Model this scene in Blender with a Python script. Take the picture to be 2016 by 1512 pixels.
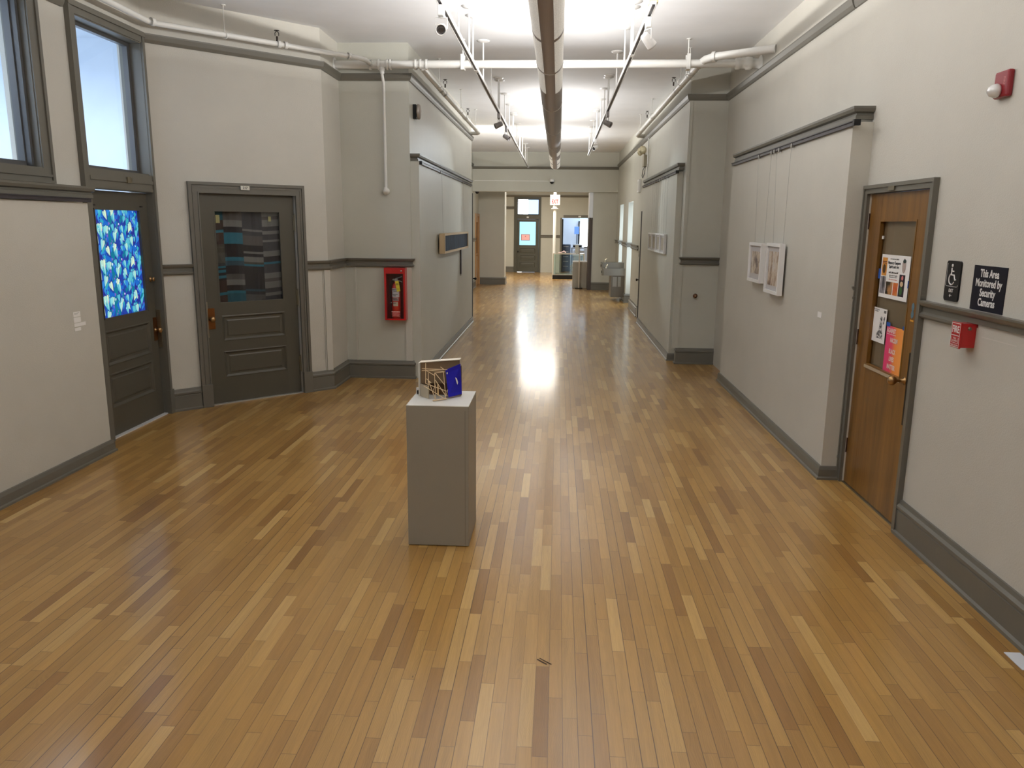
import bpy, bmesh, math, random
from mathutils import Matrix, Vector
random.seed(7)
for o in list(bpy.data.objects): bpy.data.objects.remove(o)
S = bpy.context.scene
COL = S.collection
PI = math.pi

# ------------------------------------------------------------------ camera, world, lights, exposure
cam = bpy.data.cameras.new('camera'); camo = bpy.data.objects.new('camera', cam); COL.objects.link(camo)
cam.sensor_width = 36; cam.lens = 1525/2016*36; cam.clip_start = 0.05; cam.clip_end = 200
Rw = ((0.99823342, 0.02119963, -0.05550326), (0.05864336, -0.20157801, 0.97771533), (0.00953897, -0.97924301, -0.20246513))
camo.matrix_world = Matrix([[Rw[i][0], -Rw[i][1], -Rw[i][2], (0, 0, 1.85)[i]] for i in range(3)] + [[0, 0, 0, 1]])
S.camera = camo
w = bpy.data.worlds.new('world'); S.world = w; w.use_nodes = True
w.node_tree.nodes['Background'].inputs[0].default_value = (0.62, 0.75, 1.0, 1)
w.node_tree.nodes['Background'].inputs[1].default_value = 0.6
S.view_settings.view_transform = 'Standard'; S.view_settings.look = 'None'
S.view_settings.gamma = 1; S.view_settings.use_curve_mapping = False
S.view_settings.exposure = 0.38

def area(name, loc, rot, sx, sy, power, color=(1, 1, 1)):
    l = bpy.data.lights.new(name, 'AREA'); l.shape = 'RECTANGLE'; l.size = sx; l.size_y = sy
    l.energy = power; l.color = color
    o = bpy.data.objects.new(name, l); COL.objects.link(o); o.location = loc; o.rotation_euler = rot
    return o
UP = (PI, 0, 0)
TUBE = (1.0, 0.985, 0.97)
# the lamps lying in the long pendant trough, shining up at the ceiling (length y)
for y0, y1, p in ((-4.5, -0.5, 90), (0.2, 4.6, 122), (4.9, 7.2, 86), (7.35, 8.6, 36), (12.1, 14.2, 44), (14.5, 15.6, 20), (16.9, 18.9, 48)):
    lo = area('tube_lamp', (-0.107, (y0+y1)/2, 3.28), UP, 0.12, y1-y0, p*.85, TUBE)
    lo.data.use_nodes = True; nt = lo.data.node_tree; em = nt.nodes['Emission']      # wide-beam reflector: less straight up, more sideways
    ge = nt.nodes.new('ShaderNodeNewGeometry'); dp = nt.nodes.new('ShaderNodeVectorMath'); dp.operation = 'DOT_PRODUCT'
    nt.links.new(ge.outputs['Normal'], dp.inputs[0]); nt.links.new(ge.outputs['Incoming'], dp.inputs[1])
    m1 = nt.nodes.new('ShaderNodeMath'); m1.operation = 'MULTIPLY'; nt.links.new(dp.outputs['Value'], m1.inputs[0]); nt.links.new(dp.outputs['Value'], m1.inputs[1])
    m2 = nt.nodes.new('ShaderNodeMath'); m2.operation = 'ADD'; nt.links.new(m1.outputs[0], m2.inputs[0]); m2.inputs[1].default_value = .05
    m3 = nt.nodes.new('ShaderNodeMath'); m3.operation = 'DIVIDE'; m4 = nt.nodes.new('ShaderNodeMath'); m4.operation = 'SUBTRACT'; m4.inputs[0].default_value = 1.12; nt.links.new(m1.outputs[0], m4.inputs[1])
    m5 = nt.nodes.new('ShaderNodeMath'); m5.operation = 'MULTIPLY'; m5.inputs[1].default_value = .15; nt.links.new(m4.outputs[0], m5.inputs[0]); nt.links.new(m5.outputs[0], m3.inputs[0]); nt.links.new(m2.outputs[0], m3.inputs[1]); nt.links.new(m3.outputs[0], em.inputs['Strength'])
    for sg in (-1, 1):      # two slanted reflector halves
        area('tube_lamp', (-0.107+sg*.05, (y0+y1)/2, 3.30), (PI, sg*1.35, 0), 0.08, y1-y0, p*.15, TUBE)
# ceiling lamp of the lobby beyond the header, an added pier fill, daylight of the side windows and of the far room
area('lobby_lamp', (-0.6, 26.5, 3.3), (0, 0, 0), 1.2, 2.4, 150, (1, 0.95, 0.86))
area('pier_fill_light', (-2.08, 16.3, 3.2), (PI/2-.25, 0, 0), 0.6, 0.4, 50, (1, .95, .85))  # unseen area light without a fitting, added to brighten the far left pier
DAY = (0.72, 0.86, 1.0)
def spotlamp(loc, target, power, deg, color):
    l = bpy.data.lights.new('spot_lamp', 'SPOT'); l.energy = power; l.spot_size = math.radians(deg); l.spot_blend = .6; l.color = color; l.shadow_soft_size = .04
    o = bpy.data.objects.new('spot_lamp', l); COL.objects.link(o); o.location = loc
    o.rotation_euler = (Vector(target)-Vector(loc)).to_track_quat('-Z', 'Y').to_euler()
spotlamp((0.58, 14.63, 3.16), (-1.6, 11.6, 1.9), 110, 46, (.85, .93, 1.0))
spotlamp((-.80, 12.9, 3.16), (1.57, 11.6, 1.9), 80, 46, (.85, .93, 1.0))
for yc, ln in ((18.35, 1.1), (20.9, 1.0)):
    area('niche_daylight', (2.02, yc, 1.35), (0, PI/2, 0), 1.9, ln, 14, DAY)
area('far_room_daylight', (1.6, 34.6, 2.9), (0, 0, 0), 2.5, 2.5, 75, (0.6, 0.78, 1.0))
area('side_room_daylight', (-6.0, 4.8, 3.6), (0, 0, 0), 2.5, 6.5, 165, (0.76, 0.87, 1.0))

# ------------------------------------------------------------------ materials
def mat(name, color=(0.8, 0.8, 0.8), rough=0.5, metal=0.0, spec=0.5, emit=None, es=1.0, coat=0.0, alpha=1.0):
    m = bpy.data.materials.new(name); m.use_nodes = True
    b = m.node_tree.nodes['Principled BSDF']
    b.inputs['Base Color'].default_value = (*color, 1); b.inputs['Roughness'].default_value = rough
    b.inputs['Metallic'].default_value = metal; b.inputs['Specular IOR Level'].default_value = spec
    b.inputs['Coat Weight'].default_value = coat; b.inputs['Alpha'].default_value = alpha
    if emit: b.inputs['Emission Color'].default_value = (*emit, 1); b.inputs['Emission Strength'].default_value = es
    return m
class N:
    """tiny node helper"""
    def __init__(s, m): s.t = m.node_tree; s.b = s.t.nodes['Principled BSDF']
    def n(s, typ, **k):
        x = s.t.nodes.new(typ)
        for a, v in k.items(): setattr(x, a, v)
        return x
    def l(s, a, b): s.t.links.new(a, b)
    def val(s, node, i, v):
        if hasattr(v, 'is_output'): s.l(v, node.inputs[i])
        else: node.inputs[i].default_value = v
    def math(s, op, a, b=0.0, c=0.0):
        x = s.n('ShaderNodeMath', operation=op)
        for i, v in enumerate((a, b, c)): s.val(x, i, v)
        return x.outputs[0]
    def noise(s, vec, scale, detail=2.0, rough=0.5, dims='3D'):
        x = s.n('ShaderNodeTexNoise', noise_dimensions=dims)
        if vec is not None: s.l(vec, x.inputs['Vector'])
        x.inputs['Scale'].default_value = scale; x.inputs['Detail'].default_value = detail; x.inputs['Roughness'].default_value = rough
        return x.outputs['Fac']
    def ramp(s, fac, stops):
        x = s.n('ShaderNodeValToRGB'); e = x.color_ramp.elements
        while len(e) < len(stops): e.new(0.5)
        for el, (p, c) in zip(e, stops): el.position = p; el.color = (*c, 1)
        s.l(fac, x.inputs[0]); return x.outputs[0]
    def mix(s, fac, a, b, mode='MIX'):
        x = s.n('ShaderNodeMix', data_type='RGBA', blend_type=mode)
        s.val(x, 0, fac)
        for i, v in ((6, a), (7, b)):
            if hasattr(v, 'is_output'): s.l(v, x.inputs[i])
            else: x.inputs[i].default_value = (*v, 1)
        return x.outputs[2]
    def pos(s): return s.n('ShaderNodeTexCoord').outputs['Object']
    def bump(s, h, strength, dist=0.01):
        x = s.n('ShaderNodeBump'); x.inputs['Strength'].default_value = strength; x.inputs['Distance'].default_value = dist
        s.l(h, x.inputs['Height']); s.l(x.outputs[0], s.b.inputs['Normal'])

def painted(name, color, rough=0.6, bump=0.25, scale=160, mottle=0.05, spec=0.35):
    m = mat(name, color, rough, spec=spec); k = N(m); p = k.pos()
    f = k.noise(p, 1.3, 4, 0.6)
    d = tuple(c*(1-mottle*1.4) for c in color); e = tuple(min(1, c*(1+mottle)) for c in color)
    k.l(k.ramp(f, [(0.3, d), (0.7, e)]), k.b.inputs['Base Color'])
    if bump: k.bump(k.noise(p, scale, 3, 0.55), bump, 0.004)
    return m
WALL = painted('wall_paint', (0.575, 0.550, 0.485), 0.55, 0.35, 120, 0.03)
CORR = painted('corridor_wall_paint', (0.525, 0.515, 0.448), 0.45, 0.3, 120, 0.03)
CEIL = painted('ceiling_paint', (0.87, 0.875, 0.885), 0.8, 0.15, 60, 0.03)
TRIM = painted('trim_paint', (0.150, 0.140, 0.114), 0.38, 0.08, 40, 0.05, 0.5)
DOORP = painted('door_paint', (0.090, 0.082, 0.062), 0.4, 0.08, 40, 0.05, 0.5)
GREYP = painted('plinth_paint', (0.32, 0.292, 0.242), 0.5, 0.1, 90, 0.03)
PIPEP = painted('pipe_paint', (0.74, 0.73, 0.69), 0.4, 0.1, 60, 0.02, 0.5)
WHITE = mat('white_enamel', (0.82, 0.81, 0.79), 0.35)
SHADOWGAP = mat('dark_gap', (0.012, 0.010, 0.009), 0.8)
BLACK = mat('black_plastic', (0.010, 0.010, 0.011), 0.4, spec=.3)
DARKRAIL = mat('dark_rail', (0.045, 0.038, 0.045), 0.4)
BRASS = mat('aged_brass', (0.42, 0.26, 0.12), 0.32, 1.0)
COPPER = mat('copper_plate', (0.26, 0.11, 0.04), 0.35, 1.0)
STEEL = mat('stainless_steel', (0.40, 0.39, 0.36), 0.32, 0.95)
GALV = mat('tarnished_steel', (0.30, 0.27, 0.20), 0.4, 0.9)
RED = mat('red_enamel', (0.50, 0.008, 0.010), 0.28, coat=0.4)
DARKRED = mat('dark_red_back', (0.10, 0.004, 0.006), 0.5)
PAPER = mat('paper', (0.85, 0.83, 0.80), 0.7)
INK = mat('black_ink', (0.03, 0.03, 0.035), 0.6)
LETTER = mat('white_lettering', (0.78, 0.76, 0.74), 0.5)
REDINK = mat('red_ink', (0.65, 0.03, 0.03), 0.5)
YELLOW = mat('yellow_tag', (0.75, 0.60, 0.03), 0.6)
BLUETAPE = mat('blue_tape', (0.02, 0.10, 0.42), 0.6)
PINE = mat('pine_wood', (0.62, 0.42, 0.20), 0.6)
CARD = mat('grey_cardboard', (0.20, 0.13, 0.07), 0.85)
CARDL = mat('pale_cardboard', (0.46, 0.39, 0.28), 0.85)
BLUEP = mat('ultramarine_paint', (0.004, 0.002, 0.42), 0.6)

def glassy(name, tint=(1, 1, 1), refl=0.12, rough=0.02):
    m = bpy.data.materials.new(name); m.use_nodes = True; t = m.node_tree; t.nodes.clear()
    o = t.nodes.new('ShaderNodeOutputMaterial'); mx = t.nodes.new('ShaderNodeMixShader')
    a = t.nodes.new('ShaderNodeBsdfTransparent'); a.inputs[0].default_value = (*tint, 1)
    g = t.nodes.new('ShaderNodeBsdfGlossy'); g.inputs['Roughness'].default_value = rough
    f = t.nodes.new('ShaderNodeFresnel'); f.inputs[0].default_value = 1.45
    ge = t.nodes.new('ShaderNodeNewGeometry'); inv = t.nodes.new('ShaderNodeMath'); inv.operation = 'SUBTRACT'; inv.inputs[0].default_value = 1.0
    mu = t.nodes.new('ShaderNodeMath'); mu.operation = 'MULTIPLY'
    t.links.new(ge.outputs['Backfacing'], inv.inputs[1]); t.links.new(inv.outputs[0], mu.inputs[0]); t.links.new(f.outputs[0], mu.inputs[1])
    t.links.new(mu.outputs[0], mx.inputs[0]); t.links.new(a.outputs[0], mx.inputs[1]); t.links.new(g.outputs[0], mx.inputs[2])
    t.links.new(mx.outputs[0], o.inputs[0]); return m
GLASS = glassy('window_glass'); CASEGLASS = glassy('case_glass', (0.85, 0.93, 0.92))

def wood(name, dark, light, axis=2, scale=1.0, rough=0.35, coat=0.3):
    m = mat(name, light, rough, coat=coat); k = N(m); p = k.pos()
    mp = k.n('ShaderNodeMapping'); k.l(p, mp.inputs[0])
    sc = [14*scale]*3; sc[axis] = 0.9*scale; mp.inputs['Scale'].default_value = sc
    a = k.noise(mp.outputs[0], 1.0, 5, 0.6); b = k.noise(mp.outputs[0], 9.0, 3, 0.6)
    f = k.math('ADD', k.math('MULTIPLY', a, 0.75), k.math('MULTIPLY', b, 0.25))
    k.l(k.ramp(f, [(0.32, dark), (0.68, light)]), k.b.inputs['Base Color'])
    return m
DOORWOOD = wood('varnished_door_wood', (0.125, 0.052, 0.008), (0.275, 0.125, 0.019))
FARWOOD = wood('far_door_wood', (0.40, 0.20, 0.07), (0.58, 0.32, 0.13))

def floor_material():
    m = mat('oak_strip_floor', (0.4, 0.25, 0.12), 0.2, spec=0.5, coat=0.7); k = N(m)
    sx = k.n('ShaderNodeSeparateXYZ'); k.l(k.pos(), sx.inputs[0]); X, Y = sx.outputs[0], sx.outputs[1]
    u = k.math('DIVIDE', X, 0.0555); row = k.math('FLOOR', u); fu = k.math('FRACT', u)
    wn = k.n('ShaderNodeTexWhiteNoise', noise_dimensions='1D'); k.l(row, wn.inputs['W']); rr = wn.outputs['Value']
    W = k.math('ADD', k.math('DIVIDE', Y, 0.50), k.math('MULTIPLY', rr, 913.7))
    def vor(feature):
        v = k.n('ShaderNodeTexVoronoi', voronoi_dimensions='1D', feature=feature); k.l(W, v.inputs['W'])
        v.inputs['Scale'].default_value = 1.0; v.inputs['Randomness'].default_value = 0.85; return v
    vc = vor('F1'); ve = vor('DISTANCE_TO_EDGE')
    sc = k.n('ShaderNodeSeparateColor'); k.l(vc.outputs['Color'], sc.inputs[0])
    r1, r2, r3 = sc.outputs[0], sc.outputs[1], sc.outputs[2]
    base = k.ramp(r1, [(0.0, (0.285, 0.135, 0.028)), (0.12, (0.365, 0.188, 0.042)), (0.5, (0.425, 0.232, 0.056)), (0.88, (0.475, 0.268, 0.071)), (0.965, (0.54, 0.330, 0.105)), (1.0, (0.60, 0.390, 0.140))])
    # grain: long streaks plus cathedral rings, displaced per board
    cx = k.n('ShaderNodeCombineXYZ')
    k.l(k.math('ADD', k.math('MULTIPLY', X, 38.0), k.math('MULTIPLY', r2, 90.0)), cx.inputs[0])
    k.l(k.math('ADD', k.math('MULTIPLY', Y, 1.6), k.math('MULTIPLY', r3, 70.0)), cx.inputs[1])
    g1 = k.noise(cx.outputs[0], 1.0, 4, 0.6); g2 = k.noise(cx.outputs[0], 5.0, 3, 0.6)
    cw = k.n('ShaderNodeCombineXYZ')
    k.l(k.math('ADD', k.math('MULTIPLY', X, 9.0), k.math('MULTIPLY', r2, 90.0)), cw.inputs[0]); k.l(k.math('ADD', k.math('MULTIPLY', Y, 3.2), k.math('MULTIPLY', r3, 70.0)), cw.inputs[1])
    ring = k.math('FRACT', k.math('ADD', k.math('MULTIPLY', X, 170.0), k.math('MULTIPLY', k.noise(cw.outputs[0], 1.0, 2, 0.5), 16.0)))
    ring = k.math('ABSOLUTE', k.math('SUBTRACT', ring, 0.5))
    ringm = k.math('MULTIPLY', k.math('MULTIPLY', k.math('SUBTRACT', 0.5, ring), 0.23), k.math('GREATER_THAN', r3, 0.42))
    shade = k.math('ADD', k.math('ADD', 0.64, k.math('MULTIPLY', g1, 0.42)), k.math('SUBTRACT', k.math('MULTIPLY', g2, 0.34), ringm))
    cc = k.n('ShaderNodeCombineColor'); [k.l(shade, cc.inputs[i]) for i in range(3)]
    col = k.mix(1.0, base, cc.outputs[0], 'MULTIPLY')
    # hue wander over the board and small dark knots
    kn = k.n('ShaderNodeTexVoronoi', feature='F1'); 
    cy = k.n('ShaderNodeCombineXYZ'); k.l(k.math('MULTIPLY', X, 6.0), cy.inputs[0]); k.l(k.math('MULTIPLY', Y, 2.6), cy.inputs[1]); k.l(cy.outputs[0], kn.inputs['Vector'])
    kn.inputs['Scale'].default_value = 1.0
    knot = k.math('MULTIPLY', k.math('LESS_THAN', kn.outputs['Distance'], 0.022), 0.6)
    col = k.mix(knot, col, (0.10, 0.045, 0.015))
    # seams
    e = k.math('MINIMUM', fu, k.math('SUBTRACT', 1.0, fu)); sw = k.math('ADD', 0.012, k.math('MULTIPLY', rr, 0.026))
    s1 = k.math('LESS_THAN', e, sw); s2 = k.math('LESS_THAN', ve.outputs['Distance'], 0.0034)
    seam = k.math('MAXIMUM', k.math('MULTIPLY', s1, k.math('ADD', 0.45, k.math('MULTIPLY', rr, 0.6))), k.math('MULTIPLY', s2, 0.5))
    col = k.mix(k.math('MULTIPLY', seam, 0.85), col, (0.07, 0.032, 0.012))
    k.l(col, k.b.inputs['Base Color']); k.b.inputs['Coat Roughness'].default_value = 0.16
    rg = k.math('ADD', 0.28, k.math('MULTIPLY', k.noise(k.pos(), 2.2, 4, 0.6), 0.09)); k.l(k.math('ADD', rg, k.math('MULTIPLY', r2, 0.03)), k.b.inputs['Roughness'])
    # relief in metres: grooves, a slight cupping tilt of every board, long gentle waves of the sanding
    tilt = k.math('MULTIPLY', k.math('MULTIPLY', k.math('SUBTRACT', fu, 0.5), k.math('SUBTRACT', r3, 0.5)), 0.0013)
    wav = k.math('MULTIPLY', k.noise(k.pos(), 2.6, 2, 0.5), 0.0009)
    k.bump(k.math('ADD', k.math('ADD', k.math('MULTIPLY', k.math('SUBTRACT', 1.0, seam), 0.0002), tilt), wav), 1.0, 1.0)
    return m
FLOOR = floor_material()

# ------------------------------------------------------------------ mesh helpers
class MB:
    k = 0
    def __init__(s): s.v = []; s.f = []; s.m = []; s.sm = []
    def add(s, vs, fs, mi=0, smooth=False, M=None):
        b = len(s.v); s.v += [tuple(M @ Vector(v)) if M else tuple(v) for v in vs]
        for f in fs: s.f.append([b+i for i in f]); s.m.append(mi); s.sm.append(smooth)
        return s
    def box(s, lo, hi, mi=0, M=None, bev=0.0):
        x0, y0, z0 = (min(a, b) for a, b in zip(lo, hi)); x1, y1, z1 = (max(a, b) for a, b in zip(lo, hi))
        if min(x1-x0, y1-y0, z1-z0) > .003:      # keep neighbouring boards from sharing exactly the same plane
            MB.k = (MB.k+1) % 7; e = MB.k*.00008; x0 -= e; y0 -= e; z0 -= e; x1 += e; y1 += e; z1 += e
        if bev <= 0:
            vs = [(x0,y0,z0),(x1,y0,z0),(x1,y1,z0),(x0,y1,z0),(x0,y0,z1),(x1,y0,z1),(x1,y1,z1),(x0,y1,z1)]
            return s.add(vs, [(0,3,2,1),(4,5,6,7),(0,1,5,4),(1,2,6,5),(2,3,7,6),(3,0,4,7)], mi, False, M)
        bm = bmesh.new(); bmesh.ops.create_cube(bm, size=1)
        for v in bm.verts: v.co = Vector(((x0+x1)/2+v.co.x*(x1-x0), (y0+y1)/2+v.co.y*(y1-y0), (z0+z1)/2+v.co.z*(z1-z0)))
        bmesh.ops.bevel(bm, geom=bm.edges[:], offset=bev, segments=2, affect='EDGES', profile=0.5)
        bm.verts.index_update(); s.add([v.co[:] for v in bm.verts], [[v.index for v in f.verts] for f in bm.faces], mi, False, M); bm.free(); return s
    def tube(s, pts, r, n=12, mi=0, cap=True, radii=None, M=None):
        pts = [Vector(p) for p in pts]; rings = []; prev = None
        for i, p in enumerate(pts):
            d = (pts[min(i+1, len(pts)-1)] - pts[max(i-1, 0)])
            if 0 < i < len(pts)-1: d = (pts[i+1]-p).normalized() + (p-pts[i-1]).normalized()
            d.normalize()
            if prev is None: u = d.orthogonal().normalized()
            else:
                u = prev - d*prev.dot(d)
                u = u.normalized() if u.length > 1e-6 else d.orthogonal().normalized()
            prev = u; vv = d.cross(u); rr = radii[i] if radii else r
            rings.append([p + (u*math.cos(2*PI*k/n) + vv*math.sin(2*PI*k/n))*rr for k in range(n)])
        vs = [q[:] for rg in rings for q in rg]; fs = []
        for i in range(len(rings)-1):
            for k in range(n): a = i*n+k; b = i*n+(k+1) % n; fs.append((a, b, b+n, a+n))
        s.add(vs, fs, mi, True, M)
        if cap: s.add([q[:] for q in rings[0]], [list(range(n))[::-1]], mi, False, M); s.add([q[:] for q in rings[-1]], [list(range(n))], mi, False, M)
        return s
    def lathe(s, prof, base, axis=(0, 0, 1), n=20, mi=0, M=None):
        base = Vector(base); ax = Vector(axis).normalized(); u = ax.orthogonal().normalized(); vv = ax.cross(u)
        vs = []; fs = []
        for r, h in prof:
            for k in range(n): vs.append((base + ax*h + (u*math.cos(2*PI*k/n)+vv*math.sin(2*PI*k/n))*max(r, 1e-5))[:])
        for i in range(len(prof)-1):
            for k in range(n): a = i*n+k; b = i*n+(k+1) % n; fs.append((a, b, b+n, a+n))
        return s.add(vs, fs, mi, True, M)
    def ball(s, c, r, mi=0, n=14, M=None):
        return s.lathe([(r*math.sin(PI*i/8), -r*math.cos(PI*i/8)) for i in range(9)], c, (0, 0, 1), n, mi, M)
    def prism(s, poly, z0, z1, mi=0, M=None):      # plan polygon (counter-clockwise) lifted from z0 to z1
        n = len(poly); vs = [(x, y, z0) for x, y in poly]+[(x, y, z1) for x, y in poly]
        return s.add(vs, [list(range(n))[::-1], list(range(n, 2*n))]+[(i, (i+1) % n, n+(i+1) % n, n+i) for i in range(n)], mi, False, M)
    def plate(s, poly, y0, y1, mi=0, M=None):      # polygon in x,z given thickness along y
        n = len(poly); vs = [(x, y0, z) for x, z in poly]+[(x, y1, z) for x, z in poly]
        return s.add(vs, [list(range(n)), list(range(n, 2*n))[::-1]]+[(i, n+i, n+(i+1) % n, (i+1) % n) for i in range(n)], mi, False, M)
    def molding(s, path, prof, mi=0):              # profile (distance into the room, height) swept along a plan path, room on the right
        P = [Vector(p) for p in path]; n = len(prof); vs = []; fs = []
        for i, p in enumerate(P):
            a = (P[i]-P[i-1]).normalized() if i else None; b = (P[i+1]-P[i]).normalized() if i < len(P)-1 else None
            na = Vector((a.y, -a.x)) if a else None; nb = Vector((b.y, -b.x)) if b else None
            if na and nb: nn = (na+nb); nn = nn/(nn.dot(na))
            else: nn = na or nb
            for d, z in prof: q = p+nn*d; vs.append((q.x, q.y, z))
        for i in range(len(P)-1):
            for k in range(n): a = i*n+k; b = i*n+(k+1) % n; fs.append((a, b, b+n, a+n))
        fs.append(list(range(n))); fs.append(list(range((len(P)-1)*n, len(P)*n))[::-1])
        return s.add(vs, fs, mi)
    def inset(s, x0, x1, z0, z1, y, depth, bev, mi=0, lip=0.0):  # moulded recess seen from -y: sloped border then flat panel
        o = [(x0, y, z0), (x1, y, z0), (x1, y, z1), (x0, y, z1)]
        l = [(x0+bev*.35, y-lip, z0+bev*.35), (x1-bev*.35, y-lip, z0+bev*.35), (x1-bev*.35, y-lip, z1-bev*.35), (x0+bev*.35, y-lip, z1-bev*.35)]
        i = [(x0+bev, y+depth, z0+bev), (x1-bev, y+depth, z0+bev), (x1-bev, y+depth, z1-bev), (x0+bev, y+depth, z1-bev)]
        fs = [(k, (k+1) % 4, 4+(k+1) % 4, 4+k) for k in range(4)]+[(4+k, 4+(k+1) % 4, 8+(k+1) % 4, 8+k) for k in range(4)]+[(8, 9, 10, 11)]
        return s.add(o+l+i, fs, mi)

WM = {}
def link(name, mb, mats, parent=None, loc=None, bevel=0):
    """one mesh object; mesh data given in world space (or in the parent's own frame when the parent was made with local=True)"""
    me = bpy.data.meshes.new(name); me.from_pydata(mb.v, [], mb.f)
    for p, mi, sm in zip(me.polygons, mb.m, mb.sm): p.material_index = mi; p.use_smooth = sm
    for m in (mats if isinstance(mats, (list, tuple)) else [mats]): me.materials.append(m)
    bm = bmesh.new(); bm.from_mesh(me); bmesh.ops.recalc_face_normals(bm, faces=bm.faces); bm.to_mesh(me); bm.free()
    o = bpy.data.objects.new(name, me); COL.objects.link(o)
    M = Matrix.Translation(Vector(loc)) if loc is not None else Matrix.Identity(4)
    if parent is not None:
        o.parent = parent; pm, local = WM[parent.name]
        if local: M = Matrix.Identity(4)
        else: me.transform(pm.inverted())
        WM[o.name] = (pm, local)
        return o
    me.transform(M.inverted()); o.matrix_world = M; WM[o.name] = (M, False)
    return o
def thing(name, label, cat, loc=(0, 0, 0), rotz=0, group=None, local=False, kind=None):
    o = bpy.data.objects.new(name, None); COL.objects.link(o); o.empty_display_size = 0.1
    o.location = loc; o.rotation_euler = (0, 0, rotz)
    WM[o.name] = (Matrix.Translation(Vector(loc)) @ Matrix.Rotation(rotz, 4, 'Z'), local)
    tag(o, label, cat, group, kind); return o
def tag(o, label=None, cat=None, group=None, kind=None):
    if label: o['label'] = label
    if cat: o['category'] = cat
    if group: o['group'] = group
    if kind: o['kind'] = kind
    return o
def struct(name, mb, m, label=None, cat='wall'):
    o = link(name, mb, m); o['kind'] = 'structure'; o['category'] = cat
    if label: o['label'] = label
    return o
def duplicate(o, loc, label=None, parent=None):
    c = o.copy(); COL.objects.link(c); c.parent = parent
    if parent is None: c.location = loc; WM[c.name] = (Matrix.Translation(Vector(loc)), False)
    if label: c['label'] = label
    for ch in o.children: duplicate(ch, None, None, c)
    return c
def text(name, body, size, M, m, parent, sx=1.0, bold=0.0, align='CENTER', depth=0.0006, sub=True):
    """lettering lying in the local xy plane of M (x reading direction, y up, z towards the reader)"""
    cu = bpy.data.curves.new(name, 'FONT'); cu.body = body; cu.size = size; cu.align_x = align; cu.align_y = 'CENTER'
    cu.offset = bold; cu.extrude = depth; cu.resolution_u = 3; cu.space_line = 0.95
    t = bpy.data.objects.new('tmp', cu); COL.objects.link(t); bpy.context.view_layer.update()
    me = bpy.data.meshes.new_from_object(t.evaluated_get(bpy.context.evaluated_depsgraph_get()))
    bpy.data.objects.remove(t)
    me.transform(M @ Matrix.Diagonal((sx, 1, 1, 1)))
    me.name = name; me.materials.clear(); me.materials.append(m)
    o = bpy.data.objects.new(name, me); COL.objects.link(o); o.parent = parent
    pm, local = WM[parent.name]
    if not local: me.transform(pm.inverted())
    WM[o.name] = (pm, local); return o
def frameM(origin, right, up=(0, 0, 1)):
    r = Vector(right); u = Vector(up); n = r.cross(u)
    return Matrix([[r[i], u[i], n[i], origin[i]] for i in range(3)]+[[0, 0, 0, 1]])
def FR(x, y, z): return frameM((x, y, z), (1, 0, 0))     # faces the camera (-y)
def RW(x, y, z): return frameM((x, y, z), (0, -1, 0))    # on a right-hand wall, faces -x
def LWm(x, y, z): return frameM((x, y, z), (0, 1, 0))    # on a left-hand wall, faces +x

# ------------------------------------------------------------------ the room shell
H = 3.82
P0 = (-3.77, 7.22); P1 = (-2.52, 8.48)
DL = math.hypot(P1[0]-P0[0], P1[1]-P0[1]); DU = ((P1[0]-P0[0])/DL, (P1[1]-P0[1])/DL); ANG = math.atan2(DU[1], DU[0])
MD = Matrix.Translation((P0[0], P0[1], 0)) @ Matrix.Rotation(ANG, 4, 'Z')
struct('floor', MB().box((-4.3, -6.2, -0.12), (3.6, 37, 0)), FLOOR, 'golden oak strip floor running the length of the hall', 'floor')
struct('ceiling', MB().box((-4.3, -6.2, H), (2.5, 22.5, H+0.12)), CEIL, 'white plaster ceiling above the long pendant light', 'ceiling')
struct('ceiling', MB().box((-4.3, 22.8, 3.42), (2.5, 30.6, 3.54)), CEIL, 'lower ceiling of the far lobby', 'ceiling')
# right wall with the wooden door opening
struct('wall_right', MB().box((2.14, -6.2, 0), (2.34, 4.70, H)).box((2.14, 5.62, 0), (2.34, 10.75, H)).box((2.14, 4.70, 2.085), (2.34, 5.62, H)), WALL, 'beige right wall beside the wooden door')
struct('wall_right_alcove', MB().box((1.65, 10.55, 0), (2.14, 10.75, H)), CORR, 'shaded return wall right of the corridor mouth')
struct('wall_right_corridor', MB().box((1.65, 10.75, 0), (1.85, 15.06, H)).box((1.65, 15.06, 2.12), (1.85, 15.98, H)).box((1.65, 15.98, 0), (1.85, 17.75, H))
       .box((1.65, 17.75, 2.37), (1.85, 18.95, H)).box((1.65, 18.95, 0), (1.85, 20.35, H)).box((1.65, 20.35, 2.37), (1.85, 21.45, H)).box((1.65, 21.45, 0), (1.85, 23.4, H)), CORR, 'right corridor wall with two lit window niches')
for i, (a, b) in enumerate(((17.75, 18.95), (20.35, 21.45))):
    struct('wall_niche', MB().box((1.85, a-0.12, 0), (2.3, a, 2.5)).box((1.85, b, 0), (2.3, b+0.12, 2.5)).box((1.85, a, 2.37), (2.3, b, 2.5)).box((2.2, a, 0), (2.3, b, 0.5)), CORR, ('nearer', 'farther')[i]+' lit niche in the right corridor wall')
    r = thing('window_%d' % (5+i), ('nearer', 'farther')[i]+' tall bright window at the back of a niche', 'window', (2.2, (a+b)/2, 0.5), kind='structure')
    link('window_frame', MB().box((2.14, a, 0.5), (2.2, a+0.05, 2.37)).box((2.14, b-0.05, 0.5), (2.2, b, 2.37)).box((2.14, a, 0.5), (2.2, b, 0.56)).box((2.14, a, 2.31), (2.2, b, 2.37)), TRIM, r)
    link('window_pane', MB().box((2.17, a+0.05, 0.56), (2.18, b-0.05, 2.31)), mat('lit_pane_%d' % i, (0.5, 0.6, 0.7), 0.3, emit=(0.72, 0.86, 1.0), es=1.2), r)
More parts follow.
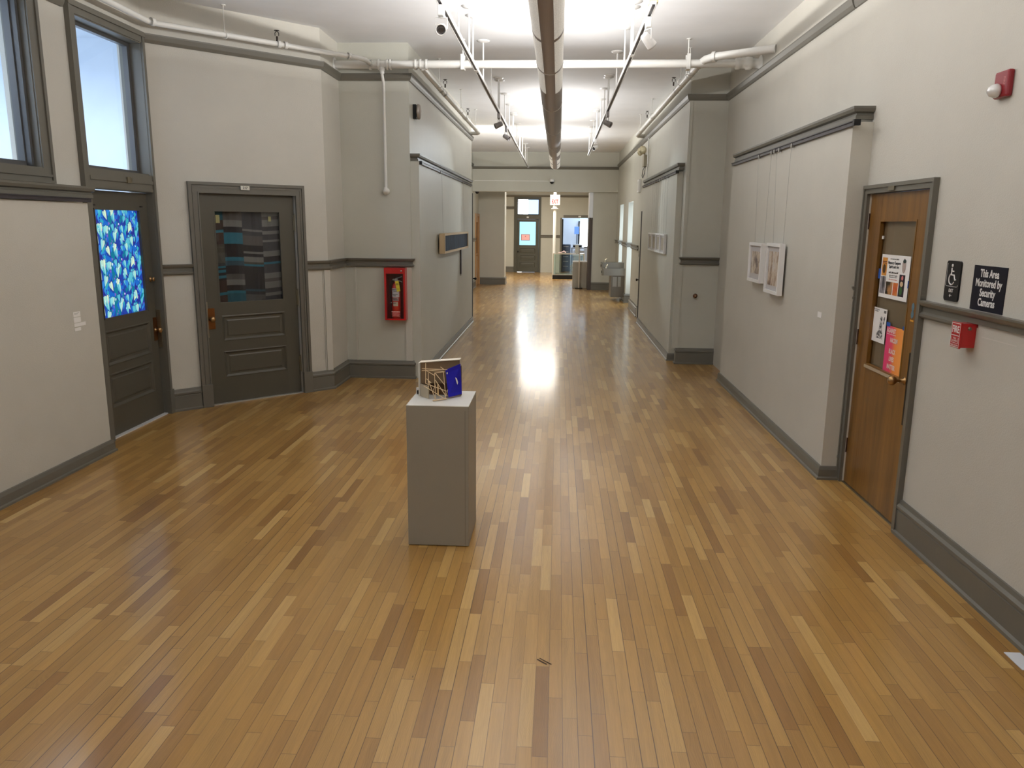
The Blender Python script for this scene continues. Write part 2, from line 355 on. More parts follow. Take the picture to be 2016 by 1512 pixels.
# left side
struct('wall_left', MB().box((-3.97, -6.2, 0), (-3.77, 3.6, H)).box((-3.97, 3.6, 0), (-3.77, 5.62, 2.21)).box((-3.97, 3.6, 3.40), (-3.77, 5.62, H)).box((-3.97, 5.62, 0), (-3.77, 6.18, H))
       .box((-3.97, 6.18, 3.41), (-3.77, 7.16, H)).box((-3.97, 7.16, 0), (-3.77, 7.30, H)), WALL, 'beige left wall holding the patterned glass door')
sA, sB = 0.405, 1.415
struct('wall_left_diagonal', MB().box((-0.03, 0, 0), (sA, 0.2, H), M=MD).box((sB, 0, 0), (DL, 0.2, H), M=MD).box((sA, 0, 2.125), (sB, 0.2, H), M=MD), WALL, 'angled wall holding door 217')
struct('wall_left_return', MB().prism([(-2.72, 8.35), (-2.52, 8.48), (-2.52, 9.15), (-2.72, 9.15)], 0, H), WALL, 'narrow wall strip right of door 217')
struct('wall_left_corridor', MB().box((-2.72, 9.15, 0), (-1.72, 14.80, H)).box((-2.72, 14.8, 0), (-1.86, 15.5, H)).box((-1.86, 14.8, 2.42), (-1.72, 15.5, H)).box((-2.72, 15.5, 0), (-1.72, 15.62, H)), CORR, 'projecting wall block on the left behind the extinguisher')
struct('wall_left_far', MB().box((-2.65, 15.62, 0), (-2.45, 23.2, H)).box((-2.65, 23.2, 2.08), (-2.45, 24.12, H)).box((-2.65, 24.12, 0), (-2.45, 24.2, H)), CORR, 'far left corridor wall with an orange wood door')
struct('wall_left_pier', MB().box((-2.65, 24.2, 0), (-1.65, 24.9, 3.42)), CORR, 'pale pier on the far left of the corridor')
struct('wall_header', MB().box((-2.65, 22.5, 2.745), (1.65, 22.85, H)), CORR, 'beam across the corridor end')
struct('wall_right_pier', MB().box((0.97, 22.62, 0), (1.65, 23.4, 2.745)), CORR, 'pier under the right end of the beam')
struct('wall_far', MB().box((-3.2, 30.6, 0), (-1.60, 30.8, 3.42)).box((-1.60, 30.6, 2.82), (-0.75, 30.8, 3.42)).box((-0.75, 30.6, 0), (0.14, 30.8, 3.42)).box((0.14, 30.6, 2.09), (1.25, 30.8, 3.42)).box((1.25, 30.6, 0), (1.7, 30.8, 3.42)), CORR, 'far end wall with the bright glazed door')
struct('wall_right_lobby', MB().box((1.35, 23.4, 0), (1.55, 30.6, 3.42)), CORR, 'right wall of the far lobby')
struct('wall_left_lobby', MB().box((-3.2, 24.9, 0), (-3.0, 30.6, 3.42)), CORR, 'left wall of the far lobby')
struct('wall_back', MB().box((-3.97, -6.2, 0), (2.34, -6.0, H)), WALL, 'wall behind the camera')
# room seen through the far doorway
COOL = painted('cool_white_paint', (0.74, 0.76, 0.80), 0.6, 0.1)
struct('wall_far_room', MB().box((-0.9, 36.2, 0), (3.0, 36.4, 3.0)).box((-0.9, 30.8, 0), (-0.75, 36.2, 3.0)).box((2.85, 30.8, 0), (3.0, 36.2, 3.0)).box((-0.9, 30.8, 3.0), (3.0, 36.4, 3.1)), COOL, 'pale walls of the room beyond the far doorway')
# daylit room behind the transoms on the left
SKYW = painted('pale_blue_wall', (0.74, 0.80, 0.87), 0.6, 0.0)
struct('wall_side_room', MB().box((-8.2, 0.5, 1.9), (-8.0, 9.2, 3.9)).box((-8.2, 9.2, 1.9), (-4.4, 9.4, 3.9)).box((-8.2, 0.3, 1.9), (-3.97, 0.5, 3.9)).box((-8.2, 0.5, 3.9), (-4.0, 9.4, 4.0)).box((-8.2, 0.5, 1.8), (-3.97, 9.4, 1.9)), SKYW, 'pale daylit room seen through the left transom windows')

BASE = [(0, 0), (.040, 0), (.040, .018), (.026, .026), (.026, .150), (.022, .154), (.022, .160), (.032, .166), (.032, .182), (.018, .196), (.012, .218), (0, .218)]
LOWB = [(0, 0), (.034, 0), (.034, .015), (.022, .022), (.022, .075), (.014, .098), (0, .100)]
RAIL = [(0, 1.337), (.020, 1.337), (.030, 1.348), (.030, 1.362), (.014, 1.374), (.014, 1.400), (.030, 1.410), (.040, 1.428), (.040, 1.438), (0, 1.438)]
PMOLD = [(0, 3.415), (.020, 3.415), (.034, 3.440), (.046, 3.478), (.046, 3.490), (0, 3.490)]
def shifted(prof, dz, k=1.0): return [(d*k, z+dz) for d, z in prof]
CROWN = [(0, -.085), (.042, -.085), (.042, -.060), (.034, -.056), (.034, -.044), (.058, -.036), (.066, -.016), (.066, 0), (0, 0)]
def tr(name, path, prof, label, cat='trim', m=TRIM): return struct(name, MB().molding(path, prof), m, label, cat)
Dp = lambda s: (P0[0]+DU[0]*s, P0[1]+DU[1]*s)
# baseboards
tr('baseboard_left', [(-3.77, 7.195), P0, Dp(0.30)], BASE, 'short baseboard between the two left doors', 'baseboard')
tr('baseboard_left_return', [Dp(1.52), P1, (-2.52, 9.15), (-1.72, 9.15), (-1.72, 9.20)], BASE, 'baseboard wrapping the wall under the extinguisher cabinet', 'baseboard')
tr('baseboard_left_corridor', [(-1.62, 9.20), (-1.62, 14.78)], LOWB, 'low baseboard under the left hanging panel', 'baseboard')
tr('baseboard_left_panel', [(-3.60, -2.0), (-3.60, 5.88), (-3.77, 5.88), (-3.77, 6.09)], LOWB, 'low baseboard under the near left hanging panel', 'baseboard')
tr('baseboard_right', [(2.14, 4.655), (2.14, -6.0)], BASE, 'tall baseboard of the right wall nearest the viewer', 'baseboard')
tr('baseboard_right_panel', [(2.14, 9.40), (2.0, 9.40), (2.0, 5.68), (2.14, 5.68)], LOWB, 'low baseboard under the near right hanging panel', 'baseboard')
tr('baseboard_right_stub', [(2.14, 5.70), (2.14, 5.655)], BASE, 'stub of baseboard left of the wooden door', 'baseboard')
tr('baseboard_right_alcove', [(1.57, 15.03), (1.57, 10.80), (1.65, 10.80)], LOWB, 'low baseboard under the far right hanging panel', 'baseboard')
tr('baseboard_right_return', [(1.65, 10.62), (1.65, 10.55), (2.14, 10.55)], BASE, 'dark baseboard of the shaded return wall', 'baseboard')
tr('baseboard_right_corridor', [(1.65, 17.0+0.75), (1.65, 16.0)], BASE, 'baseboard before the nearer niche', 'baseboard')
tr('baseboard_right_niche', [(1.65, 20.35), (1.65, 18.95), (2.2, 18.95)][::1], BASE, 'baseboard wrapping into the nearer niche', 'baseboard')
tr('baseboard_right_far', [(1.65, 22.62), (1.65, 21.45), (2.2, 21.45)], BASE, 'baseboard wrapping into the farther niche', 'baseboard')
tr('baseboard_pier_right', [(0.97, 22.62), (1.65, 22.62)], BASE, 'baseboard of the pier by the drinking fountain', 'baseboard')
tr('baseboard_left_far', [(-2.45, 15.62), (-2.45, 23.12)], BASE, 'baseboard of the far left corridor wall', 'baseboard')
tr('baseboard_pier_left', [(-2.45, 24.2), (-1.65, 24.2), (-1.65, 24.9)], BASE, 'baseboard of the far left pier', 'baseboard')
tr('baseboard_far', [(-3.0, 30.6), (-1.72, 30.6)], BASE, 'baseboard of the far end wall', 'baseboard')
# chair rails
tr('trim_1', [(-3.77, 7.20), P0, Dp(0.30)], RAIL, 'chair rail between the two left doors')
tr('trim_2', [Dp(1.51), P1, (-2.52, 9.15), (-1.72, 9.15), (-1.72, 9.165)], RAIL, 'chair rail running above the extinguisher cabinet')
tr('trim_3', [(2.14, 4.65), (2.14, 4.13)], RAIL, 'chair rail between the wooden door and the fire alarm box')
tr('trim_3', [(2.14, 4.13), (2.14, -6)], [(0, 1.372), (.014, 1.374), (.014, 1.400), (.030, 1.410), (.040, 1.428), (.040, 1.438), (0, 1.438)], 'narrower chair rail right of the fire alarm box')
tr('trim_4', [(2.14, 5.80), (2.14, 5.655)], shifted(RAIL, 0, 1.1), 'end of chair rail left of the wooden door')
tr('trim_5', [(1.65, 10.60), (1.65, 10.55), (2.14, 10.55)], RAIL, 'chair rail on the shaded return wall')
tr('trim_6', [(1.65, 22.62), (1.65, 21.45), (2.2, 21.45)], RAIL, 'chair rail wrapping into the farther niche')
tr('trim_6', [(1.65, 20.35), (1.65, 18.95), (2.2, 18.95)], RAIL, 'chair rail wrapping into the nearer niche')
tr('trim_6', [(1.65, 17.75), (1.65, 16.25)], RAIL, 'short chair rail beside the nearer niche')
tr('trim_7', [(-2.45, 15.62), (-2.45, 23.12)], RAIL, 'chair rail of the far left corridor wall')
tr('trim_8', [(-0.69, 30.6), (0.08, 30.6)], RAIL, 'chair rail between the far door and the far doorway')
tr('trim_9', [(-3.0, 30.6), (-1.72, 30.6)], shifted(RAIL, 1.07), 'high rail left of the far door')
# picture mouldings
tr('trim_10', [(-3.77, -6), (-3.77, 6.06)], PMOLD, 'picture moulding over the left windows')
tr('trim_11', [(-3.77, 7.26), P0, P1, (-2.52, 9.15), (-1.72, 9.15), (-1.72, 15.62)], PMOLD, 'picture moulding wrapping the left walls')
tr('trim_12', [(2.14, 10.55), (2.14, 6.22)], PMOLD, 'picture moulding high on the right wall')
tr('trim_12', [(2.14, 6.21), (2.14, -6)], shifted(PMOLD, 0, 0.8), 'next length of picture moulding high on the right wall')
tr('trim_13', [(1.65, 22.5), (1.65, 10.55), (2.14, 10.55)], PMOLD, 'dark picture moulding of the right corridor wall')
tr('trim_14', [(-2.45, 22.5), (1.65, 22.5)], shifted(PMOLD, -0.06), 'picture moulding across the beam')
tr('trim_15', [(-3.0, 30.6), (1.35, 30.6)], shifted(PMOLD, -0.55), 'picture moulding of the far end wall')
tr('trim_16', [(-2.45, 15.62), (-2.45, 22.5)], PMOLD, 'picture moulding of the far left corridor wall')
struct('trim_17', MB().box((-2.40, 9.135, .218), (-2.385, 9.15, 1.337)).box((-1.80, 9.135, .218), (-1.72, 9.15, 1.337)), WALL, 'flat corner boards beside the extinguisher cabinet', 'trim')
struct('trim_18', MB().box((DL-0.06, -0.015, .218), (DL+0.01, 0.0, 1.337), M=MD).box((DL-.075, -.012, .218), (DL-.068, 0, 1.337), M=MD), WALL, 'corner board right of door 217', 'trim')
struct('trim_19', MB().box((1.57, 10.548, .218), (1.66, 10.535, 1.337)).box((1.66, 10.548, 1.438), (1.69, 10.537, 3.415)), CORR, 'corner board of the shaded return wall', 'trim')

# hanging panels standing proud of the walls, each with its crown and hanging rail
struct('wall_left_panel', MB().box((-3.77, -2.0, 0), (-3.60, 5.88, 1.975)), WALL, 'smooth proud panel on the near left wall')
struct('wall_left_corridor_panel', MB().box((-1.72, 9.17, 0), (-1.62, 14.78, 2.545)), CORR, 'smooth proud panel on the left corridor wall')
struct('wall_right_panel', MB().box((2.0, 5.68, 0), (2.14, 9.40, 2.555)), WALL, 'smooth proud panel left of the wooden door')
struct('wall_right_corridor_panel', MB().box((1.57, 10.80, 0), (1.65, 15.03, 2.555)), CORR, 'smooth proud panel on the right corridor wall')
tr('trim_20', [(-3.67, -2), (-3.67, 6.02), (-3.77, 6.02)][:2], shifted(CROWN, 2.10, .9), 'crown shelf over the near left hanging panel')
struct('trim_20', MB().box((-3.77, -2, 2.015), (-3.67, 6.04, 2.10)), TRIM, 'flat top board over the near left hanging panel', 'trim')
tr('trim_21', [(-1.72, 9.22), (-1.67, 9.22), (-1.67, 14.80)], shifted(CROWN, 2.63), 'crown over the left corridor hanging panel')
tr('trim_22', [(2.06, 9.43), (2.06, 5.74), (2.14, 5.74)], shifted(CROWN, 2.66), 'crown over the near right hanging panel')
tr('trim_23', [(1.62, 15.05), (1.62, 10.78), (1.65, 10.78)], shifted(CROWN, 2.66), 'crown over the far right hanging panel')
def hang_rail(label, x, y0, y1, z, side, carriers=()):
    t = thing('hanging_rail', label, 'picture rail', (x, (y0+y1)/2, z))
    link('rail', MB().box((x, y0, z-.014), (x+side*.022, y1, z+.014)).box((x, y0, z+.010), (x+side*.030, y1, z+.016)), DARKRAIL, t)
    link('rail_end', MB().box((x-side*.01, (y0 if abs(y0) < abs(y1) else y1)-.03, z-.018), (x+side*.034, (y0 if abs(y0) < abs(y1) else y1), z+.020)), BLACK, t)
    for y in carriers: link('hook', MB().box((x+side*.008, y-.012, z-.030), (x+side*.030, y+.012, z+.004)), STEEL, t)
    return t
hang_rail('dark hanging rail under the crown of the near left panel', -3.60, -2, 5.90, 1.995, 1)
hang_rail('dark hanging rail above the framed blue textile', -1.62, 9.22, 14.6, 2.53, 1, (10.7, 13.2))
hang_rail('dark hanging rail with steel hooks above the two framed drawings', 2.0, 5.60, 9.38, 2.54, -1, (8.13, 7.66, 7.56, 7.40, 7.02))
hang_rail('dark hanging rail above the row of small white frames', 1.57, 10.75, 15.0, 2.545, -1, (11.6, 11.9, 12.15, 12.45, 12.7, 13.0, 13.3))

# ------------------------------------------------------------------ doors and windows (structure), built in their own frame: x right, -y to the viewer, z up
def slab(mb, w, h, y0, t, glass, panels, bottom=0.012):
    x0, x1, z0, z1 = glass; e = .045
    holes = [(x0, x1, z0, z1)] + panels
    mb.box((0.0, y0, bottom), (min(h_[0] for h_ in holes), y0+t, h)); R = max(h_[1] for h_ in holes)
    L = min(h_[0] for h_ in holes); mb.box((R, y0, bottom), (w, y0+t, h))
    zs = sorted(holes, key=lambda q: q[2]); zc = bottom
    for a in zs:
        mb.box((L, y0, zc), (R, y0+t, a[2])); zc = a[3]
    mb.box((L, y0, zc), (R, y0+t, h))
    for a in panels:
        if a[0] > L: mb.box((L, y0, a[2]), (a[0], y0+t, a[3]))
        if a[1] < R: mb.box((a[1], y0, a[2]), (R, y0+t, a[3]))
        mb.inset(a[0], a[1], a[2], a[3], y0, .014, .030, lip=.004)
        mb.inset(a[0]+.045, a[1]-.045, a[2]+.040, a[3]-.040, y0+.0135, -.006, .018)
    # glazing bead
    for (p, q) in (((x0, z0), (x0+.012, z1)), ((x1-.012, z0), (x1, z1)), ((x0, z0), (x1, z0+.012)), ((x0, z1-.012), (x1, z1))):
        mb.box((p[0], y0-.003, p[1]), (q[0], y0+.02, q[1]))
def casing(mb, x0, x1, top, wl, wr, wt, y=0.0, plinth=True):
    """casing round an opening x0..x1, stepped profile standing out of the wall"""
    for a, b, s in ((x0-wl, x0, 1), (x1, x1+wr, -1)):
        W = b-a; o, i = (a, b) if s == 1 else (b, a)
        mb.box((a, y-.022, 0), (b, y+.02, top)); mb.box((o, y-.034, 0), (o+s*W*.30, y-.0, top+wt)); mb.box((o+s*W*.38, y-.027, 0), (o+s*W*.55, y, top+wt*.6))
        mb.box((i-s*.012, y-.028, 0), (i, y+.16, top))
        if plinth: mb.box((a-.004, y-.042, 0), (b+.004, y, .235), bev=.004)
    W = wt
    mb.box((x0-wl, y-.022, top), (x1+wr, y+.02, top+wt)); mb.box((x0-wl, y-.034, top+wt*.70), (x1+wr, y, top+wt)); mb.box((x0-wl*.6, y-.027, top+wt*.42), (x1+wr*.6, y, top+wt*.60))
    mb.box((x0, y-.026, top-.010), (x1, y+.16, top+.004))
def knob(mb, x, z, y, r=.027, L=.055):
    mb.lathe([(.0, 0), (.024, 0), (.026, .004), (.012, .008), (.010, L*.55), (r*.6, L*.62), (r, L*.80), (r*.95, L), (r*.6, L*1.15), (0, L*1.2)], (x, y, z), (0, -1, 0), 18)
def hinge(mb, x, z, y, L=.11):
    mb.tube([(x, y-.006, z-L/2), (x, y-.006, z+L/2)], .007, 10); mb.box((x-.016, y-.003, z-L/2+.006), (x+.016, y+.002, z+L/2-.006))
    mb.ball((x, y-.006, z+L/2+.004), .006, n=8); mb.ball((x, y-.006, z-L/2-.004), .006, n=8)

# --- door 1: left, patterned glass, transom over it
r = thing('door_1', 'grey-brown door with blue leaf-patterned glass under a transom', 'door', (-3.77, 6.18, 0), PI/2, local=True, kind='structure')
w, h = 0.98, 2.09
mb = MB(); slab(mb, w-.02, h, .035, .045, (.115, .825, 1.02, 1.945), [(.105, .835, .62, .925), (.105, .835, .25, .555)]); link('door_leaf', mb, DOORP, r)
mb = MB()
for a, b in ((-.085, 0), (w, w+.055)): mb.box((a, -.03, 0), (b, .02, 3.485)); mb.box((a, -.04, 0), (a+.03, 0, 3.485))
mb.box((w-.004, -.02, 0), (w+.004, .18, 3.41)); mb.box((-.004, -.02, 0), (.004, .18, 3.41))
mb.box((-.085, -.03, 3.40), (w+.055, .02, 3.485)).box((-.085, -.045, 3.45), (w+.055, 0, 3.49)).box((0, -.02, 3.39), (w, .18, 3.405))
mb.box((0, -.025, 2.10), (w, .10, 2.25)).box((0, -.035, 2.17), (w, 0, 2.20)).box((0, -.03, 2.105), (w, 0, 2.125)).box((0, 0, 2.22), (w, .12, 2.262))
mb.box((w-.01, -.042, 0), (w+.065, -.0, .235))
link('door_casing', mb, TRIM, r)
mb = MB(); 
for a, b in ((0, .045), (w-.045, w)): mb.box((a, .085, 2.25), (b, .13, 3.40))
mb.box((0, .085, 2.25), (w, .13, 2.29)).box((0, .085, 3.36), (w, .13, 3.40)); link('transom_sash', mb, mat('sash_paint', (.085, .085, .085), .35), r)
link('transom_glass', MB().box((.045, .10, 2.29), (w-.045, .104, 3.36)), GLASS, r)
LEAFC = [(0.01, 0.035, 0.26), (0.005, 0.10, 0.42), (0.0, 0.14, 0.22), (0.012, 0.02, 0.20), (0.02, 0.17, 0.50), (0.02, 0.28, 0.36), (0.07, 0.36, 0.45), (0.20, 0.50, 0.52), (0.34, 0.53, 0.44), (0.52, 0.62, 0.44), (0.18, 0.07, 0.40), (0.50, 0.62, 0.72)]
LEAFM = [mat('leaf_glass_%d' % i, tuple(x*.3 for x in c), .5, emit=c, es=1.0) for i, c in enumerate(LEAFC)]
mb = MB(); gx0, gx1, gz0, gz1 = .125, .815, 1.03, 1.935
mb.box((gx0, .055, gz0), (gx1, .060, gz1), 0)
def leaf(cx, cz, s, ang, mi, y):
    pts = [(0, .78), (.22, 1.0), (.52, .92), (.62, .55), (.5, .1), (.28, -.35), (0, -.95), (-.28, -.35), (-.5, .1), (-.62, .55), (-.52, .92), (-.22, 1.0)]
    q = [(cx+s*(a*math.cos(ang)-b*math.sin(ang)), cz+s*(a*math.sin(ang)+b*math.cos(ang))) for a, b in pts]
    q = [(min(max(a, gx0), gx1), min(max(b, gz0), gz1)) for a, b in q]
    mid = sum(a for a, b in q)/12, sum(b for a, b in q)/12
    half = [q[0], q[1], q[2], q[3], q[4], q[5], q[6]]; oth = [q[6], q[7], q[8], q[9], q[10], q[11], q[0]]
    mb.add([(a, y, b) for a, b in half], [list(range(7))], mi); mb.add([(a, y, b) for a, b in oth], [list(range(7))], max(0, mi-1) if mi in (7, 8, 9) else mi)
rl = random.Random(3)
motif = []
for layer, (n, s0, s1, cols) in enumerate(((60, .035, .055, (1, 2, 3, 4)), (46, .025, .045, (1, 4, 5, 2, 6)), (30, .010, .016, (10, 11, 10, 3)), (24, .036, .050, (6, 7, 8, 9, 7, 8, 9)), (16, .007, .011, (10, 11, 3)))):
    for i in range(n): motif.append((rl.random(), rl.random(), rl.uniform(s0, s1), rl.uniform(-.6, .6), rl.choice(cols), layer))
for li in range(5):
    for rep in range(3):
        for (u, v, s, a, mi, ly) in motif:
            if ly == li == 3: leaf(gx0+.02+u*(gx1-gx0-.04), gz0+(rep+v)*(gz1-gz0)/3, s*1.13, a, 3, .0529)
            if ly == li: leaf(gx0+.02+u*(gx1-gx0-.04), gz0+(rep+v)*(gz1-gz0)/3, s, a, mi, .0545-ly*.0006-rl.random()*.0004)
link('leaf_patterned_glass', mb, LEAFM, r)
mb = MB(); knob(mb, .925, .83, .035); knob(mb, .915, 1.31, .035, .020, .035); link('door_knob', mb, BRASS, r)
link('lock_plate', MB().box((.895, .030, .73), (.955, .036, .95)), COPPER, r)
link('strike_guard', MB().box((.962, -.004, .66), (.992, .032, 1.02)), GALV, r)
mb = MB(); [hinge(mb, .0, z, .033, .15) for z in (1.88, 1.30, .36)]; link('hinge', mb, GALV, r)
link('number_plate', MB().box((.53, -.045, 2.165), (.60, -.036, 2.215)), GALV, r)
link('threshold', MB().box((0, 0, 0), (w, .2, .010)), mat('daylit_threshold', (.6, .6, .6), .4), r)
link('latch_pin', MB().box((.09, .028, 1.965), (.13, .035, 1.975)).box((.83, .028, 1.965), (.87, .035, 1.975)), BLACK, r)

# --- door 2: number 217 on the angled wall
r = thing('door_2', 'grey-brown door numbered 217 with a patchwork curtain behind its glass', 'door', (P0[0]+DU[0]*sA, P0[1]+DU[1]*sA, 0), ANG, local=True, kind='structure')
w, h = sB-sA, 2.115
mb = MB(); slab(mb, w-.01, h, .030, .045, (.150, .850, 1.03, 1.955), [(.165, .850, .645, .91), (.165, .850, .27, .545)]); link('door_leaf', mb, DOORP, r)
mb = MB(); casing(mb, 0, w, 2.125, .10, .095, .095); link('door_casing', mb, TRIM, r)
link('door_glass', MB().box((.150, .050, 1.03), (.850, .054, 1.955)), GLASS, r)
mb = MB(); knob(mb, .055, .885, .030, .029, .06); link('door_knob', mb, BRASS, r)
link('lock_plate', MB().box((.025, .026, .78), (.095, .031, .99)), COPPER, r)
link('strike_guard', MB().box((-.018, -.006, .70), (.016, .030, 1.06), bev=.002), GALV, r)
mb = MB(); [hinge(mb, w-.006, z, .026, .17) for z in (1.84, 1.05, .33)]; link('hinge', mb, GALV, r)
np_ = link('number_plate', MB().box((.415, -.040, 2.155), (.505, -.033, 2.195), bev=.002), mat('ivory_plate', (.72, .70, .62), .4), r)
text('lettering', '217', .032, frameM((.46, -.0415, 2.175), (1, 0, 0)), INK, np_, bold=.0008)
link('threshold', MB().box((0, 0, 0), (w, .2, .010)), mat('threshold_metal', (.5, .48, .44), .4, .5), r)
# patchwork curtain hanging behind the glass of door 217
PC = {'t': (.008, .065, .09), 'c': (.012, .11, .16), 'k': (.012, .010, .011), 'b': (.030, .016, .012), 'g': (.065, .060, .055), 'l': (.13, .13, .12), 'o': (.045, .040, .028), 's': (.035, .034, .038), 'n': (.02, .05, .07)}
PK = list(PC); PMAT = [mat('patch_'+n_, PC[n_], .8) for n_ in PK]
cols = [(.150, .262, 't12 b10 c3 b12 o20 k3 c2 k2 c3 k3 c3 k2 b13 c3 b9'), (.262, .455, 'g2 g4 g6 l7 k6 c12 k14 c4 n5 k9 g6 l6 k6 c3 t10'), (.455, .665, 's18 l2 s4 g9 k6 l2 k3 l5 o2 c2 k8 k14 n2 k3 g8'), (.665, .862, 'l5 g3 l6 s4 l3 s5 l2 s8 l5 k5 c2 s8 l5 g3 l6 s4 l3 s5 l1')]
mb = MB(); NX = 6
for (a, b, seq) in cols:
    it = [(q[0], float(q[1:])) for q in seq.split()]; tot = sum(q[1] for q in it); z = 1.965
    for n_, hh in it:
        dz = hh/tot*.945; tl = rl.uniform(-.006, .006)
        for i in range(NX):
            xa, xb = a+(b-a)*i/NX, a+(b-a)*(i+1)/NX
            fy = lambda x: .082+.006*math.sin(x*26)+.003*math.sin(x*71)
            dip = lambda x: .010*math.sin((x-.15)*9)
            mb.add([(xa, fy(xa), z-dz+dip(xa)), (xb, fy(xb), z-dz+dip(xb)), (xb, fy(xb), z+dip(xb)), (xa, fy(xa), z+dip(xa))], [(0, 1, 2, 3)], PK.index(n_))
        z -= dz
ct = thing('curtain', 'dark patchwork curtain of brown, grey and teal strips behind the glass of door 217', 'curtain', (P0[0]+DU[0]*sA, P0[1]+DU[1]*sA, 0), ANG, local=True)
link('cloth', mb, PMAT, ct)
link('masking_tape', MB().box((.735, .0705, 1.85), (.765, .072, 1.90)), mat('masking_tape_b', (.35, .33, .15), .7), ct)
link('masking_tape', MB().box((.185, .0705, 1.83), (.225, .072, 1.91)), mat('masking_tape', (.35, .33, .15), .7), ct)
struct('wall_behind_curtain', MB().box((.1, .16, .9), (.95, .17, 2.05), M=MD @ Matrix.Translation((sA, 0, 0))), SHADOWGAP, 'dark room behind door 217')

# --- door 3: varnished wood door on the right wall
r = thing('door_3', 'varnished brown wood door with posters taped to its glass', 'door', (2.14, 5.62, 0), -PI/2, local=True, kind='structure')
w, h = .92, 2.07
mb = MB(); slab(mb, w-.012, h, .012, .045, (.185, .735, .915, 1.90), []); mb.box((.185, .045, .915), (.735, .050, 1.90), 1); link('door_leaf', mb, [DOORWOOD, mat('kraft_backing', (.175, .125, .065), .5)], r)
mb = MB()
for a, b in ((-.045, 0), (w, w+.055)): mb.box((a, -.022, 0), (b, .06, 2.12)); 
mb.box((-.045, -.022, 2.075), (w+.055, .06, 2.12)).box((-.055, -.030, 0), (-.040, .0, 2.13)).box((w+.048, -.034, 0), (w+.064, 0, 2.13)).box((-.055, -.032, 2.108), (w+.064, 0, 2.13))
link('door_casing', mb, TRIM, r)
link('door_glass', MB().box((.185, .034, .915), (.735, .037, 1.90)), GLASS, r)
link('glazing_bead', MB().box((.175, .004, .900), (.745, .016, .918)), mat('pale_bead', (.45, .36, .25), .4), r)
mb = MB(); knob(mb, .80, .925, .012, .030, .085); link('door_knob', mb, BRASS, r)
link('astragal', MB().box((.862, -.006, .66), (.885, .012, 1.11), bev=.002), mat('dark_bronze', (.03, .025, .02), .4, .6), r)
mb = MB(); [hinge(mb, -.008, z, .006, .12) for z in (1.89, 1.085, .285)]; link('hinge', mb, mat('old_hinge', (.06, .02, .012), .4, .5), r)
link('number_plate', MB().box((.36, -.032, 2.082), (.45, -.024, 2.122)), GALV, r)
link('threshold', MB().box((0, 0, 0), (w, .2, .008)), GALV, r)
for (z, nm) in ((1.38, 0), (1.335, 0)): link('sticker', MB().plate([(.805+.018*math.cos(t_*PI/5), z+.026*math.sin(t_*PI/5)) for t_ in range(10)][::-1], .0105, .012), mat('blue_sticker', (.10, .20, .27), .4), r)
link('sticker', MB().box((.785, .0105, 1.292), (.83, .012, 1.302)), mat('orange_sticker', (.75, .35, .04), .4), r)
link('hook', MB().box((.190, .028, 1.775), (.215, .036, 1.795)), WHITE, r)
# --- door 4: jib door in the right corridor wall, door 5 in the left one
r = thing('door_4', 'wall-coloured flush door beyond the row of white frames', 'door', (1.65, 15.98, 0), -PI/2, local=True, kind='structure')
link('door_leaf', MB().box((0, .004, .01), (.885, .05, 2.11)).box((0, -.022, .01), (.885, .004, .20)), CORR, r)
link('dark_edge', MB().box((.60, -.065, .01), (.948, .0, 2.11)), SHADOWGAP, r)  # dark box standing in for the shadow of the door recess
mb = MB(); knob(mb, .585, .80, -.045, .026, .06); link('door_knob', mb, mat('dark_knob', (.03, .018, .012), .35, .5), r)
r = thing('door_5', 'flush door behind a dark recess-shadow strip, beyond the left hanging panel', 'door', (-1.72, 14.80, 0), PI/2, local=True, kind='structure')
link('door_leaf', MB().box((.03, .02, .01), (.70, .06, 2.41)), CORR, r)
link('dark_edge', MB().box((.0, -.085, .01), (.28, .02, 2.41)), SHADOWGAP, r)  # recess shadow beyond the panel, built as a near-black strip
mb = MB(); knob(mb, .30, .80, -.06, .026, .08); link('door_knob', mb, BLACK, r)
# --- door 6: orange wood door far left
r = thing('door_6', 'orange wood door at the far left end of the corridor', 'door', (-2.45, 23.2, 0), PI/2, local=True, kind='structure')
mb = MB(); slab(mb, .91, 2.06, .0, .045, (.13, .78, .95, 1.9), [(.13, .78, .2, .78)]); mb.box((.13, .03, .95), (.78, .035, 1.9), 1); link('door_leaf', mb, [FARWOOD, mat('amber_glass', (.35, .20, .10), .2)], r)
mb = MB(); casing(mb, 0, .92, 2.07, .07, .07, .07); link('door_casing', mb, FARWOOD, r)
mb = MB(); knob(mb, .07, .92, 0); link('door_knob', mb, BRASS, r)
# --- door 7: glazed far door with transom
r = thing('door_7', 'dark green-grey door with bright glass and transom at the far end', 'door', (-1.60, 30.6, 0), 0, local=True, kind='structure')
w = .85
FARD = painted('far_door_paint', (.085, .082, .062), .4, .05)
mb = MB(); slab(mb, w-.01, 2.03, .03, .045, (.085, .735, 1.035, 1.945), [(.10, .72, .72, .93), (.10, .72, .46, .66), (.10, .72, .18, .39)]); link('door_leaf', mb, FARD, r)
mb = MB()
for a, b in ((-.115, 0), (w, w+.075)): mb.box((a, -.03, 0), (b, .05, 2.93))
mb.box((-.115, -.03, 2.80), (w+.075, .05, 2.93)).box((0, -.025, 2.035), (w, .05, 2.19)); link('door_casing', mb, FARD, r)
mb = MB()
for a, b in ((0, .03), (w-.03, w)): mb.box((a, .05, 2.19), (b, .10, 2.80))
mb.box((0, .05, 2.19), (w, .10, 2.22)).box((0, .05, 2.77), (w, .10, 2.80)); link('transom_sash', mb, BLACK, r)
